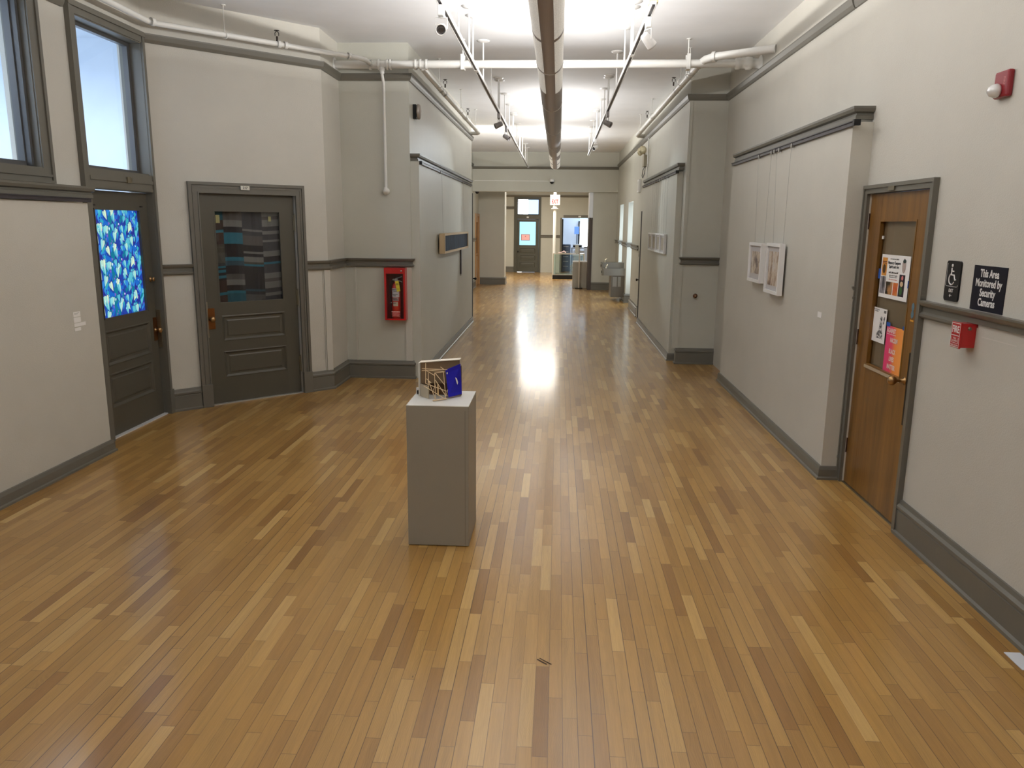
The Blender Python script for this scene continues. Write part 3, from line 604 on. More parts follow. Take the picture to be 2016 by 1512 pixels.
link('transom_glass', MB().box((.03, .07, 2.22), (.42, .08, 2.77), 0).box((.42, .07, 2.22), (.82, .08, 2.77), 1),
     [mat('white_sky_pane', (.8, .8, .8), .3, emit=(.93, .97, 1.0), es=6.0), mat('blue_sky_pane', (.5, .6, .8), .3, emit=(.36, .52, .80), es=1.25)], r)
m = mat('turquoise_pane', (.2, .5, .6), .3, emit=(.30, .62, .80), es=1.1)
link('door_glass', MB().box((.085, .05, 1.035), (.735, .06, 1.945)), m, r)
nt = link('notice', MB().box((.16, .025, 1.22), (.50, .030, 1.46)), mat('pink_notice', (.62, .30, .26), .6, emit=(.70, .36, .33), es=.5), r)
link('notice_frame', MB().box((.16, .022, 1.22), (.175, .026, 1.46)).box((.485, .022, 1.22), (.50, .026, 1.46)).box((.16, .022, 1.22), (.5, .026, 1.235)).box((.16, .022, 1.445), (.5, .026, 1.46)).box((.32, .022, 1.36), (.34, .026, 1.40)), mat('rust_frame', (.35, .08, .07), .6), nt)
link('number_plate', MB().box((.37, -.035, 2.08), (.45, -.025, 2.13)), WHITE, r)
mb = MB(); knob(mb, .05, .80, .03); link('door_knob', mb, BLACK, r)
link('floor_gap_light', MB().box((.02, .02, .0), (.2, .06, .012)), mat('daylight_gap', (1, 1, 1), .5, emit=(.95, .97, 1), es=2), r)
# --- doorway 8: open doorway to the far room
r = thing('door_8', 'open doorway into the bright blue-lit far room', 'doorway', (.14, 30.6, 0), 0, local=True, kind='structure')
mb = MB().box((-.07, -.03, 0), (0, .2, 2.09)).box((1.11, -.03, 0), (1.16, .2, 2.09)).box((.05, -.03, 2.09), (1.16, .05, 2.20)); link('door_casing', mb, TRIM, r)
link('dark_edge', MB().box((0, .2, 0), (.05, .95, 2.05)), mat('dark_blue_door', (.03, .035, .05), .4), r)
link('number_plate', MB().box((.62, -.036, 2.12), (.72, -.03, 2.17)), WHITE, r)
# --- door 9: door post on the left face of the right pier
r = thing('door_9', 'dark door post on the left edge of the right pier', 'door', (.865, 22.58, 0), 0, local=True, kind='structure')
link('door_post', MB().box((0.0, 0, 0), (.06, .82, 2.04)).box((.05, .02, 0), (.105, .8, 2.0)), mat('dark_door_edge', (.07, .05, .04), .5), r)
link('lit_pier_face', MB().box((.0, .02, 2.04), (.105, .8, 2.745)), COOL, r)  # light on the pier's left face, put into a cool white colour

# --- window 1: left front window
r = thing('window_1', 'large pale-blue interior window at the left edge above the hanging panel', 'window', (-3.77, 3.6, 2.2), PI/2, local=True, kind='structure')
w = 2.02
mb = MB()
for a, b in ((-.10, 0), (w, w+.11)): mb.box((a, -.03, -.09), (b, .02, 1.29)); 
mb.box((w+.08, -.042, -.09), (w+.11, 0, 1.29)).box((w-.006, -.018, 0), (w+.02, .16, 1.2))
mb.box((-.10, -.03, 1.20), (w+.11, .02, 1.29)).box((-.10, -.03, -.09), (w+.11, .02, .015)).box((-.10, -.04, -.045), (w+.10, 0, -.028)).box((0, -.02, 0), (w, .15, .02)).box((-.1, -.042, -.09), (w+.11, 0, -.07)); link('window_frame', mb, TRIM, r)
mb = MB()
for a, b in ((0, .05), (w-.05, w)): mb.box((a, .07, .02), (b, .12, 1.2)); mb.box((a+.012, .03, .02), (b-.012, .07, 1.2))
mb.box((0, .07, .02), (w, .12, .06)).box((0, .07, 1.16), (w, .12, 1.2)); link('window_sash', mb, bpy.data.materials['sash_paint'], r)
link('window_pane', MB().box((.05, .09, .06), (w-.05, .094, 1.16)), GLASS, r)

# ------------------------------------------------------------------ overhead: pendant light
r = thing('pendant_light', 'long grey half-round linear light hanging down the middle of the ceiling', 'light', (-.107, 7, 3.15))
LX, LZ, A, B = -.107, 3.265, .118, .115
SHELL = mat('light_housing', (.33, .28, .26), .45, .2)
PERF = mat('perforated_panel', (.55, .52, .47), .5, .3); k = N(PERF)
v = k.n('ShaderNodeTexVoronoi'); k.l(k.pos(), v.inputs['Vector']); v.inputs['Scale'].default_value = 160
k.l(k.ramp(v.outputs['Distance'], [(.25, (.95, .90, .80)), (.55, (.40, .37, .33))]), k.b.inputs['Emission Color']); k.b.inputs['Emission Strength'].default_value = .40
def arc(a0, a1, n): return [(LX+A*math.sin(a0+(a1-a0)*i/n), LZ-B*math.cos(a0+(a1-a0)*i/n)) for i in range(n+1)]
def sheet(mb, pts, y0, y1, th=.004):
    n = len(pts); vs = []
    for y in (y0, y1):
        for (x, z) in pts: vs.append((x, y, z))
        for (x, z) in pts: vs.append((LX+(x-LX)*(1-th/A), y, LZ+(z-LZ)*(1-th/B)))
    fs = []
    for i in range(n-1):
        fs += [(i, i+1, 2*n+i+1, 2*n+i), (n+i, 3*n+i, 3*n+i+1, n+i+1), (i, n+i, n+i+1, i+1), (2*n+i, 2*n+i+1, 3*n+i+1, 3*n+i)]
    fs += [(0, 2*n, 3*n, n), (n-1, 2*n-1, 4*n-1, 3*n-1)]
    mb.add(vs, fs, 0, False)
D = PI/180
joints = [-5.0, -2.5, 0.0, 2.45, 4.88, 7.30, 9.62, 12.05, 14.40, 16.85, 19.45]
lit = {(4.88, 7.30): ((4.92, 6.02), (6.10, 7.26)), (7.30, 9.62): ((7.34, 8.40),), (14.40, 16.85): (), (16.85, 19.45): ((16.95, 17.9), (18.2, 18.75), (18.85, 19.4))}
for a, b in zip(joints[:-1], joints[1:]):
    wins = lit.get((a, b), ((a+.04, (a+b)/2-.04), ((a+b)/2+.04, b-.04)) if b < 5 else ())
    mb = MB(); pts = arc(-24*D, 24*D, 8); sheet(mb, pts, a, b)
    for sgn in (-1, 1):
        w_ = list(wins)
        if (a, b) == (14.40, 16.85): w_ = [(15.2, 16.0)] if sgn == 1 else [(16.1, 16.7)]
        side = arc(sgn*24*D, sgn*82*D, 6); cur = a
        for (p, q) in w_:
            sheet(mb, side, cur, p); cur = q
            pm = MB(); sheet(pm, side, p, q); link('perforated_panel', pm, PERF, r)
        sheet(mb, side, cur, b); sheet(mb, arc(sgn*82*D, sgn*90*D, 1), a, b)
    link('housing', mb, SHELL, r)
    jm = MB(); sheet(jm, [(LX+(x-LX)*1.03, LZ+(z-LZ)*1.03) for x, z in arc(-90*D, 90*D, 18)], b-.008, b+.008, .006); link('joint_ring', jm, WHITE, r)
mb = MB(); pts = arc(-90*D, 90*D, 18); mb.add([(x, 19.45, z) for x, z in pts], [list(range(19))]); mb.add([(x, 19.44, z) for x, z in pts], [list(range(19))]); link('end_cap', mb, WHITE, r)
for y in [j for j in joints if j > 2]:
    link('hanger_cable', MB().tube([(LX, y, 3.17), (LX, y, H)], .002, 6).lathe([(0, 0), (.03, 0), (.03, .012), (0, .012)], (LX, y, H-.012)), STEEL, r)
for a, b in zip(joints[:-1], joints[1:]):
    if b < 9.7 or b > 13: link('lamp_tube', MB().tube([(LX, a+.1, 3.24), (LX, b-.1, 3.24)], .012, 8), mat('tube_glow_%d' % int(b*10+99), (.9, .9, .9), .4, emit=(1, .95, .88), es=3), r)

# ------------------------------------------------------------------ track lighting
TZ = 3.39
def canopy(x, y): return MB().lathe([(0, 0), (.072, 0), (.072, -.004), (.055, -.014), (.018, -.024), (0, -.024)], (x, y, H), (0, 0, 1), 24)
def track(label, x, y0, y1, poles, feeds):
    t = thing('track_rail', label, 'light track', (x, (y0+y1)/2, TZ))
    mb = MB().box((x-.018, y0, TZ-.010), (x+.018, y1, TZ+.012)).box((x-.018, y0, TZ-.022), (x-.012, y1, TZ-.010)).box((x+.012, y0, TZ-.022), (x+.018, y1, TZ-.010)); link('rail', mb, WHITE, t)
    link('conductor_slot', MB().box((x-.012, y0+.01, TZ-.014), (x+.012, y1-.01, TZ-.0095)), DARKRAIL, t)
    for y in feeds: link('joiner', MB().box((x-.022, y-.05, TZ-.024), (x+.022, y+.05, TZ+.014), bev=.003), WHITE, t)
    for y, full in poles:
        p = link('ceiling_pole', MB().tube([(x, y, TZ+.01), (x, y, H-.01)], .0085 if full else .006, 10), WHITE, t)
        if full: link('canopy', canopy(x, y), WHITE, p)
    return t
track('long white light track left of the pendant light', -.868, 2.0, 22.2, [(y, 1) for y in (3.2, 5.2, 7.69, 8.01, 9.07, 11.27, 11.47, 12.59, 13.68, 14.71, 14.95, 16.22, 17.3, 17.55, 18.6, 20.2, 21.2)] + [(6.9, 0), (10.1, 0)], (8.35,))
track('shorter white light track right of the pendant light', .640, 5.95, 18.2, [(y, 1) for y in (6.3, 7.57, 7.75, 8.51, 9.63, 11.1, 11.25, 12.13, 13.13, 14.3, 14.5, 15.73, 16.7, 17.86)], (7.62,))
link('end_feed', MB().box((.61, 6.0, TZ+.012), (.675, 6.09, TZ+.045), bev=.004), mat('cream_plastic', (.62, .52, .28), .5), bpy.data.objects['track_rail.001'])
def spot(label, x, y, aim, dz=0.0, mt=WHITE):
    t = thing('spotlight', label, 'spotlight', (x, y, TZ-.022), group='spotlights on the ceiling tracks')
    z = TZ-.02
    link('adapter', MB().box((x-.020, y-.05, z-.075), (x+.020, y+.05, z-.002), bev=.004), mt, t)
    c = Vector((x, y, z-.155)); a = Vector(aim).normalized(); u = a.cross(Vector((0, 0, 1))).normalized()
    top = Vector((x, y, z-.080)); mb = MB()
    for s in (-1, 1): mb.tube([top[:], (top+u*s*.042)[:], (c+u*s*.042)[:]], .004, 8)
    link('yoke', mb, mt, t)
    p0 = c-a*.05
    link('lamp_head', MB().lathe([(0, 0), (.028, 0), (.033, .006), (.036, .05), (.040, .100), (.040, .112), (.034, .112), (.030, .085), (0, .080)], p0, a, 24), mt, t)
    link('lens', MB().lathe([(0, .092), (.030, .092), (.031, .096), (.018, .100), (0, .098)], p0, a, 20), mat('lens_grey', (.12, .11, .11), .2, .6), t)
    return t
spot('nearest spotlight on the left track, its round lens turned to the viewer', -.868, 5.92, (.05, -1, -.35))
spot('nearest spotlight on the right track, turned to the right wall', .640, 6.28, (.75, .45, -.75))
GREYM = mat('grey_spot_metal', (.42, .40, .40), .4, .3)
spot('nearer of the two spotlights far down the left track', -.868, 11.4, (-.75, -.25, -.35), mt=GREYM)
spot('farther of the two spotlights far down the left track', -.868, 12.95, (.8, -.35, -.45), mt=GREYM)
spot('nearer of the two spotlights far down the right track', .640, 11.2, (.65, -.3, -.35), mt=GREYM)
spot('farther of the two spotlights far down the right track', .640, 14.7, (-.6, -.75, -.35))

# ------------------------------------------------------------------ pipes
def collar(p, ax, r, L=.025): return MB().lathe([(r*.98, 0), (r, 0), (r*1.02, L*.2), (r*1.02, L*.8), (r, L), (r*.98, L)], p, ax, 20)
def hanger(x, y, z0, r): return MB().tube([(x, y, z0), (x, y, H-.003)], .005, 8).lathe([(0, 0), (.022, 0), (.022, .008), (0, .008)], (x, y, H-.008)).lathe([(r, -.012), (r*1.12, -.012), (r*1.12, .012), (r, .012)], (x, y, z0-r), (0, 1, 0), 16)
def sprinkler(x, y, z): return MB().tube([(x, y, z), (x, y, z+.045)], .010, 8).tube([(x-.018, y, z+.05), (x-.020, y, z+.075), (x, y, z+.095)], .004, 6).tube([(x+.018, y, z+.05), (x+.020, y, z+.075), (x, y, z+.095)], .004, 6).lathe([(0, 0), (.026, 0), (.026, .003), (0, .003)], (x, y, z+.097))
BRONZE = mat('dull_bronze', (.05, .04, .035), .4, .8)
r = thing('cross_pipe', 'thick white pipe crossing the hall below the ceiling from wall to wall', 'pipe', (-.2, 9.0, 3.56))
link('pipe', MB().tube([(-2.52, 9.0, 3.56), (2.14, 9.0, 3.565)], .042, 20), PIPEP, r)
for x in (-2.13, -2.03, -1.935, -1.90, -1.62, -1.565, -1.50): link('coupling', collar((x, 9.0, 3.56), (1, 0, 0), .055), PIPEP, r)
link('wall_flange', MB().lathe([(0, 0), (.085, 0), (.085, .012), (.05, .03), (.05, .09), (.065, .10), (.065, .16), (.052, .17), (.052, .22), (.06, .23), (.06, .27), (.04, .28)], (2.14, 9.0, 3.565), (-1, 0, 0), 24), PIPEP, r)
link('wall_flange', MB().lathe([(0, 0), (.075, 0), (.075, .01), (.045, .014)], (-2.52, 9.0, 3.56), (1, 0, 0), 24), PIPEP, r)
for x in (-1.085, 1.36):
    link('pipe_hanger', MB().box((x-.020, 8.953, 3.50), (x+.020, 9.047, 3.515)).box((x-.020, 8.950, 3.50), (x+.020, 8.956, 3.66)).box((x-.020, 9.044, 3.50), (x+.020, 9.05, 3.66)).tube([(x, 9.0, 3.62), (x, 9.0, H)], .007, 8).lathe([(0, 0), (.025, 0), (.025, .008), (0, .008)], (x, 9.0, H-.008)), PIPEP, r)
r = thing('drop_pipe', 'thin white pipe dropping down the wall left of the corridor to a round cap', 'pipe', (-1.99, 9.09, 2.2))
link('pipe', MB().tube([(-1.985, 9.0, 3.52), (-1.985, 9.0, 3.45), (-1.99, 9.08, 3.38), (-1.99, 9.09, 2.24)], .016, 12), PIPEP, r)
link('tee_fitting', MB().lathe([(.03, 0), (.035, .01), (.035, .03), (.024, .05), (.024, .07)], (-1.985, 9.0, 3.535), (0, 0, -1), 16), PIPEP, r)
link('pipe_cap', MB().lathe([(0, 0), (.040, 0), (.042, .01), (.036, .035), (.025, .06), (.012, .075), (0, .078)], (-2.0, 9.15, 2.205), (0, -1, .0), 20).lathe([(.024, 0), (.027, .02), (.020, .05)], (-1.995, 9.09, 2.20), (0, 0, 1), 14), PIPEP, r)
r = thing('sprinkler_pipe', 'slim white pipe bending along the left walls above the picture moulding', 'pipe', (-2.9, 7.8, 3.555))
link('pipe', MB().tube([(-3.62, -1, 3.555), (-3.62, 7.08, 3.555), (-3.59, 7.15, 3.555), (-2.16, 8.60, 3.555), (-2.10, 8.74, 3.555), (-2.10, 8.97, 3.555)], .024, 14), PIPEP, r)
for p, ax in (((-3.60, 7.08, 3.555), (.4, 1, 0)), ((-2.79, 7.96, 3.555), (.7, .71, 0)), ((-2.74, 8.01, 3.555), (.7, .71, 0)), ((-2.24, 8.52, 3.555), (.7, .71, 0)), ((-2.10, 8.88, 3.555), (0, 1, 0))): link('coupling', collar(p, ax, .034, .035), PIPEP, r)
link('pipe_hanger', hanger(-3.155, 7.59, 3.575, .026), PIPEP, r)
link('sprinkler_head', sprinkler(-2.79, 7.965, 3.58), BRONZE, r)
r = thing('left_corridor_pipe', 'white pipe running away along the left corridor wall from the cross pipe', 'pipe', (-1.55, 12, 3.52))
link('pipe', MB().tube([(-1.535, 9.0, 3.53), (-1.535, 9.4, 3.52), (-1.535, 15.15, 3.52), (-1.56, 15.25, 3.52), (-1.70, 15.27, 3.52)], .034, 16), PIPEP, r)
for y in (10.35, 10.65, 12.9, 13.0): link('coupling', collar((-1.535, y, 3.52), (0, 1, 0), .042, .05), PIPEP, r)
for y in (10.0, 12.2, 14.3): link('pipe_hanger', hanger(-1.50, y, 3.55, .034), PIPEP, r)
for y in (10.45, 13.0): link('sprinkler_head', sprinkler(-1.49, y, 3.555), BRONZE, r)
r = thing('right_corridor_pipe', 'white pipe running down the right corridor wall after bending out of the near right wall', 'pipe', (1.5, 12, 3.55))
link('pipe', MB().tube([(2.14, 8.42, 3.595), (1.60, 8.80, 3.595), (1.535, 8.90, 3.59), (1.505, 9.1, 3.585), (1.505, 15.9, 3.57), (1.53, 16.02, 3.57), (1.65, 16.05, 3.57)], .040, 18), PIPEP, r)
for p, ax in (((1.62, 8.79, 3.595), (-.8, .55, 0)), ((1.505, 9.12, 3.585), (0, 1, 0)), ((1.505, 9.55, 3.585), (0, 1, 0)), ((1.505, 9.75, 3.585), (0, 1, 0)), ((1.505, 10.75, 3.58), (0, 1, 0)), ((1.505, 13.2, 3.575), (0, 1, 0))): link('coupling', collar(p, ax, .052, .04), PIPEP, r)
for y in (9.45, 10.1, 13.1, 14.9): link('pipe_hanger', hanger(1.45, y, 3.60, .036), PIPEP, r)
for y in (10.35, 13.3): link('sprinkler_head', sprinkler(1.40, y, 3.56), BRONZE, r)

# ------------------------------------------------------------------ plinth and sculpture
r = link('plinth', MB().box((-.838, 4.215, .004), (-.482, 4.62, .84), bev=.003), GREYP, loc=(-.66, 4.42, 0)); tag(r, 'tall grey painted display plinth standing alone on the oak floor', 'plinth')
link('top_board', MB().box((-.837, 4.216, .8385), (-.483, 4.619, .8425)), mat('plinth_top_lit', (.66, .64, .59), .5), r)  # thin paler sheet: the light from above put into the top's colour
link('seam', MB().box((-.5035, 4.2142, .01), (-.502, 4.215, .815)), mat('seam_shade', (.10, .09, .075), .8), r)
Z = .8435
r = thing('sculpture', 'small cardboard box sculpture with pine sticks and a bright blue side on the plinth', 'sculpture', (-.69, 4.42, Z))
link('back_board', MB().box((-.798, 4.510, Z), (-.566, 4.518, 1.028)), CARD, r)
link('top_board', MB().plate([(-.803, 1.040), (-.562, 1.062), (-.562, 1.066), (-.803, 1.044)], 4.47, 4.525), mat('white_card_edge', (.80, .72, .60), .7), r)
link('inner_board', MB().plate([(-.798, .915), (-.565, .92), (-.565, 1.062), (-.798, 1.040)], 4.478, 4.483), mat('brown_card', (.24, .16, .09), .85), r)
link('inner_wall', MB().plate([(-.745, Z), (-.565, Z), (-.565, .93), (-.745, .93)], 4.50, 4.505), mat('dark_card', (.13, .07, .035), .85), r)
link('side_board', MB().prism([(-.808, 4.455), (-.800, 4.455), (-.796, 4.54), (-.804, 4.54)], Z, 1.042), mat('white_card', (.66, .63, .57), .7), r)
link('low_flap', MB().prism([(-.796, 4.448), (-.738, 4.383), (-.734, 4.387), (-.792, 4.452)], Z, .918), CARDL, r)
bl = link('blue_board', MB().add([(-.640, 4.41, 1.012), (-.556, 4.44, 1.045), (-.552, 4.47, .858), (-.622, 4.40, .850), (-.640, 4.416, 1.012), (-.556, 4.446, 1.045), (-.552, 4.476, .858), (-.622, 4.406, .850)], [(0, 1, 2, 3), (7, 6, 5, 4), (0, 4, 5, 1), (1, 5, 6, 2), (2, 6, 7, 3), (3, 7, 4, 0)]), BLUEP, r)
link('white_scuff', MB().add([(-.585, 4.4285, .966), (-.577, 4.434, .930), (-.574, 4.439, .920), (-.570, 4.438, .935), (-.576, 4.432, .958)], [(0, 1, 2, 3, 4)]).add([(-.634, 4.4085, .995), (-.631, 4.410, .985), (-.626, 4.411, .990), (-.628, 4.410, 1.0)], [(0, 1, 2, 3)]), PAPER, bl)
link('box_side', MB().prism([(-.622, 4.44), (-.615, 4.43), (-.556, 4.50), (-.560, 4.53)], Z, 1.02), mat('dark_side_card', (.09, .06, .05), .85), r)
link('base_scrap', MB().prism([(-.640, 4.425), (-.615, 4.405), (-.556, 4.47), (-.60, 4.50)], Z, .852), mat('purple_card', (.22, .17, .17), .8), r)
link('white_scrap', MB().prism([(-.828, 4.49), (-.812, 4.485), (-.808, 4.50), (-.824, 4.505)], Z, .885), PAPER, r)
link('black_scrap', MB().prism([(-.822, 4.478), (-.808, 4.474), (-.806, 4.482), (-.820, 4.486)], .850, .872), BLACK, r)
ST = [([-0.755,4.405,1.052],[-0.752,4.376,0.936]),([-0.737,4.391,0.998],[-0.735,4.368,0.904]),([-0.776,4.397,1.02],[-0.627,4.396,1.016]),([-0.776,4.394,1.008],[-0.648,4.396,1.018]),([-0.757,4.395,1.011],[-0.648,4.394,1.006]),([-0.75,4.394,1.009],[-0.701,4.388,0.982]),([-0.702,4.391,0.996],[-0.641,4.393,1.004]),([-0.701,4.391,0.996],[-0.697,4.372,0.919]),([-0.7,4.392,0.998],[-0.639,4.374,0.929]),([-0.65,4.394,1.006],[-0.632,4.358,0.863]),([-0.696,4.381,0.957],[-0.63,4.358,0.866]),([-0.752,4.376,0.936],[-0.628,4.366,0.895]),([-0.761,4.372,0.922],[-0.636,4.355,0.852]),([-0.739,4.383,0.963],[-0.69,4.352,0.841]),([-0.748,4.383,0.963],[-0.719,4.377,0.939]),([-0.621,4.368,0.904],[-0.636,4.354,0.849]),([-0.667,4.4,1.031],[-0.648,4.396,1.018]),([-0.695,4.375,0.93],[-0.691,4.355,0.851]),([-0.706,4.366,0.896],[-0.697,4.373,0.923])]
STK = mat('pine_stick', (.80, .60, .36), .6)
for a, b in ST: link('stick', MB().tube([a, b], .0022, 4), STK, r)
link('stick', MB().tube([(-.700, 4.316, Z+.005), (-.630, 4.372, Z+.006)], .005, 4), STK, r)
link('stick', MB().tube([(-.686, 4.415, .925), (-.683, 4.40, .86)], .006, 4), PINE, r)

# ------------------------------------------------------------------ left wall things
for i, (y0, y1, z0, z1) in enumerate(((5.560, 5.645, 1.135, 1.172), (5.560, 5.645, 1.093, 1.130), (5.560, 5.700, 1.062, 1.088), (5.560, 5.635, 1.030, 1.053))):
    t = link('wall_label', MB().box((-3.60, y0, z0), (-3.597, y1, z1)), PAPER, loc=(-3.60, (y0+y1)/2, (z0+z1)/2))
    tag(t, ('topmost of the four small white labels on the near left panel', 'second white label from the top on the near left panel', 'widest of the four white labels on the near left panel', 'lowest and smallest white label on the near left panel')[i], 'label', 'white caption labels on the near left panel')
    link('caption_lines', MB().box((-3.597, y0+.008, z1-.010), (-3.5967, y1-.015, z1-.008)).box((-3.597, y0+.008, z1-.017), (-3.5967, y1-.03, z1-.015)), mat('faint_ink_%d' % i, (.25, .25, .25), .7), t)

# bell near the corridor corner
t = thing('alarm_bell', 'grey round alarm bell high at the start of the left corridor wall', 'bell', (-1.72, 9.42, 3.12))
link('back_plate', MB().box((-1.72, 9.38, 3.04), (-1.68, 9.46, 3.20), bev=.004), BLACK, t)
link('gong', MB().lathe([(0, 0), (.03, 0), (.085, .012), (.085, .03), (.07, .045), (.02, .055), (0, .056)], (-1.68, 9.42, 3.12), (1, 0, 0), 28), mat('grey_gong', (.38, .34, .30), .4, .4), t)

# fire extinguisher cabinet
t = thing('extinguisher_cabinet', 'red wall cabinet with glass front under the chair rail, holding an extinguisher', 'cabinet', (-1.89, 9.15, .72))
x0, x1, z0, z1, yf = -2.022, -1.775, .722, 1.333, 9.03
link('cabinet_body', MB().box((x0, yf, z0), (x0+.006, 9.15, z1)).box((x1-.006, yf, z0), (x1, 9.15, z1)).box((x0, yf, z0), (x1, 9.15, z0+.006)).box((x0, yf, z1-.006), (x1, 9.15, z1)).box((x0, 9.144, z0), (x1, 9.15, z1), 1), [RED, DARKRED], t)
dd = link('cabinet_door', MB().box((x0, yf-.012, z1-.066), (x1, yf, z1)).box((x0, yf-.012, z0), (x1, yf, z0+.018)).box((x0, yf-.012, z0), (x0+.022, yf, z1)).box((x1-.022, yf-.012, z0), (x1, yf, z1)), RED, t)
link('door_glass', MB().box((x0+.022, yf-.008, z0+.018), (x1-.022, yf-.006, z1-.066)), GLASS, dd)
link('lock', MB().lathe([(0, 0), (.010, 0), (.010, .006), (0, .008)], (x1-.045, yf-.012, z1-.035), (0, -1, 0), 14), STEEL, dd)
link('warning_sticker', MB().box((-1.935, yf-.0095, .765), (-1.850, yf-.0085, .832)), mat('sticker_red', (.55, .01, .01), .4), dd)
text('lettering', 'WARNING', .021, FR(-1.8925, yf-.0098, .821), mat('pink_white', (.85, .55, .50), .5), dd, bold=.0008, depth=.0002)
text('lettering', 'IN CASE OF\nFIRE BREAK GLASS\nWHEN USED\nNOTIFY OWNER', .0125, FR(-1.8925, yf-.0098, .788), bpy.data.materials['pink_white'], dd, depth=.0002)
t = thing('fire_extinguisher', 'red extinguisher with a yellow inspection tag inside the red cabinet', 'fire extinguisher', (-1.895, 9.09, .735))
ex, ey = -1.898, 9.09
link('cylinder', MB().lathe([(0, 0), (.046, 0), (.050, .008), (.050, .36), (.040, .40), (.018, .425), (.014, .44), (0, .44)], (ex, ey, .732), (0, 0, 1), 28), mat('extinguisher_red', (.55, .02, .01), .3, coat=.5), t)
link('handle', MB().box((ex-.015, ey-.015, 1.172), (ex+.022, ey+.015, 1.205)).tube([(ex, ey-.006, 1.205), (ex+.05, ey-.01, 1.222), (ex+.075, ey-.01, 1.232)], .006, 8).tube([(ex+.01, ey-.006, 1.185), (ex+.06, ey-.01, 1.175), (ex+.075, ey-.01, 1.165)], .006, 8), mat('handle_grey', (.35, .34, .34), .35, .6), t)
link('gauge', MB().lathe([(0, 0), (.012, 0), (.012, .008), (0, .009)], (ex-.025, ey-.02, 1.195), (0, -1, 0), 12), STEEL, t)
link('hose', MB().tube([(ex-.012, ey-.005, 1.188), (ex-.045, ey-.01, 1.18), (ex-.068, ey-.01, 1.13), (ex-.070, ey-.01, 1.05), (ex-.060, ey-.01, .96), (ex-.056, ey-.01, .90)], .008, 10), BLACK, t)
link('hose_tip', MB().ball((ex-.056, ey-.014, .925), .008), STEEL, t)
lb = MB()
for i in range(10):
    a0, a1 = (-1.0+i*.2), (-1.0+(i+1)*.2)
    for (q0, q1, mi, lim) in ((.99, 1.095, 0, 1.1), (.945, .988, 1, .8), (.885, .935, 2, .55)):
        if abs((a0+a1)/2) < lim: lb.add([(ex+.0507*math.sin(a0), ey-.0507*math.cos(a0), q0), (ex+.0507*math.sin(a1), ey-.0507*math.cos(a1), q0), (ex+.0507*math.sin(a1), ey-.0507*math.cos(a1), q1), (ex+.0507*math.sin(a0), ey-.0507*math.cos(a0), q1)], [(0, 1, 2, 3)], mi)
link('label', lb, [mat('silver_label', (.55, .53, .55), .4), mat('silver_label_low', (.42, .28, .28), .4), mat('cream_label', (.62, .50, .38), .5)], t)
for i, zz in enumerate((1.075, 1.058, 1.020, 1.005, .970, .957, .918)): link('label_print', MB().box((ex-.034+.012*(i % 2), ey-.0535, zz), (ex+.008+.01*(i % 3), ey-.0525, zz+.006)), INK, t)
link('inspection_tag', MB().add([(ex+.000, ey-.058, 1.178), (ex+.042, ey-.058, 1.186), (ex+.062, ey-.058, 1.065), (ex+.022, ey-.058, 1.055), (ex+.000, ey-.0568, 1.178), (ex+.042, ey-.0568, 1.186), (ex+.062, ey-.0568, 1.065), (ex+.022, ey-.0568, 1.055)], [(0, 1, 2, 3), (4, 7, 6, 5), (0, 4, 5, 1), (1, 5, 6, 2), (2, 6, 7, 3), (3, 7, 4, 0)]), YELLOW, t)
link('tag_print', MB().box((ex+.008, ey-.0585, 1.135), (ex+.044, ey-.0582, 1.143)).box((ex+.010, ey-.0585, 1.148), (ex+.040, ey-.0582, 1.154)).box((ex+.018, ey-.0585, 1.085), (ex+.05, ey-.0582, 1.091)), mat('tag_ink', (.20, .12, .01), .6), t)

# framed textile on the left corridor panel
NAVY = mat('navy_textile', (.012, .02, .05), .8); k = N(NAVY); mp = k.n('ShaderNodeMapping'); k.l(k.pos(), mp.inputs[0]); mp.inputs['Scale'].default_value = (8, 8, 1.6)
k.l(k.ramp(k.noise(mp.outputs[0], 2.5, 5, .7), [(.35, (.004, .006, .012)), (.55, (.010, .028, .060)), (.72, (.03, .075, .11)), (.78, (.30, .28, .26))]), k.b.inputs['Base Color'])
t = thing('framed_textile', 'long dark blue textile in a pale wood frame on the left corridor wall', 'artwork', (-1.56, 11.9, 1.44))
y0, y1, z0, z1, xa, xb = 10.55, 13.35, 1.445, 1.712, -1.60, -1.525
link('frame', MB().box((xa, y0, z0), (xb, y0+.05, z1)).box((xa, y1-.05, z0), (xb, y1, z1)).box((xa, y0, z0), (xb, y1, z0+.028)).box((xa, y0, z1-.028), (xb, y1, z1)), mat('pale_frame_wood', (.60, .45, .27), .5), t)
link('textile', MB().box((xa+.01, y0+.03, z0+.01), (xb-.012, y1-.03, z1-.01)), NAVY, t)
for y in (10.75, 13.15): link('wire', MB().tube([(-1.575, y, z1-.02), (-1.590, y, 2.52)], .0012, 6), STEEL, t)
t = link('wall_slot', MB().box((-1.62, 12.93, 1.02), (-1.600, 13.03, 1.445)), DARKRAIL, loc=(-1.62, 13, 1.02)); tag(t, 'dark vertical metal strip on the wall under the framed textile', 'strip')
link('strip_tip', MB().box((-1.62, 12.925, 1.0), (-1.597, 13.035, 1.022)), STEEL, t)

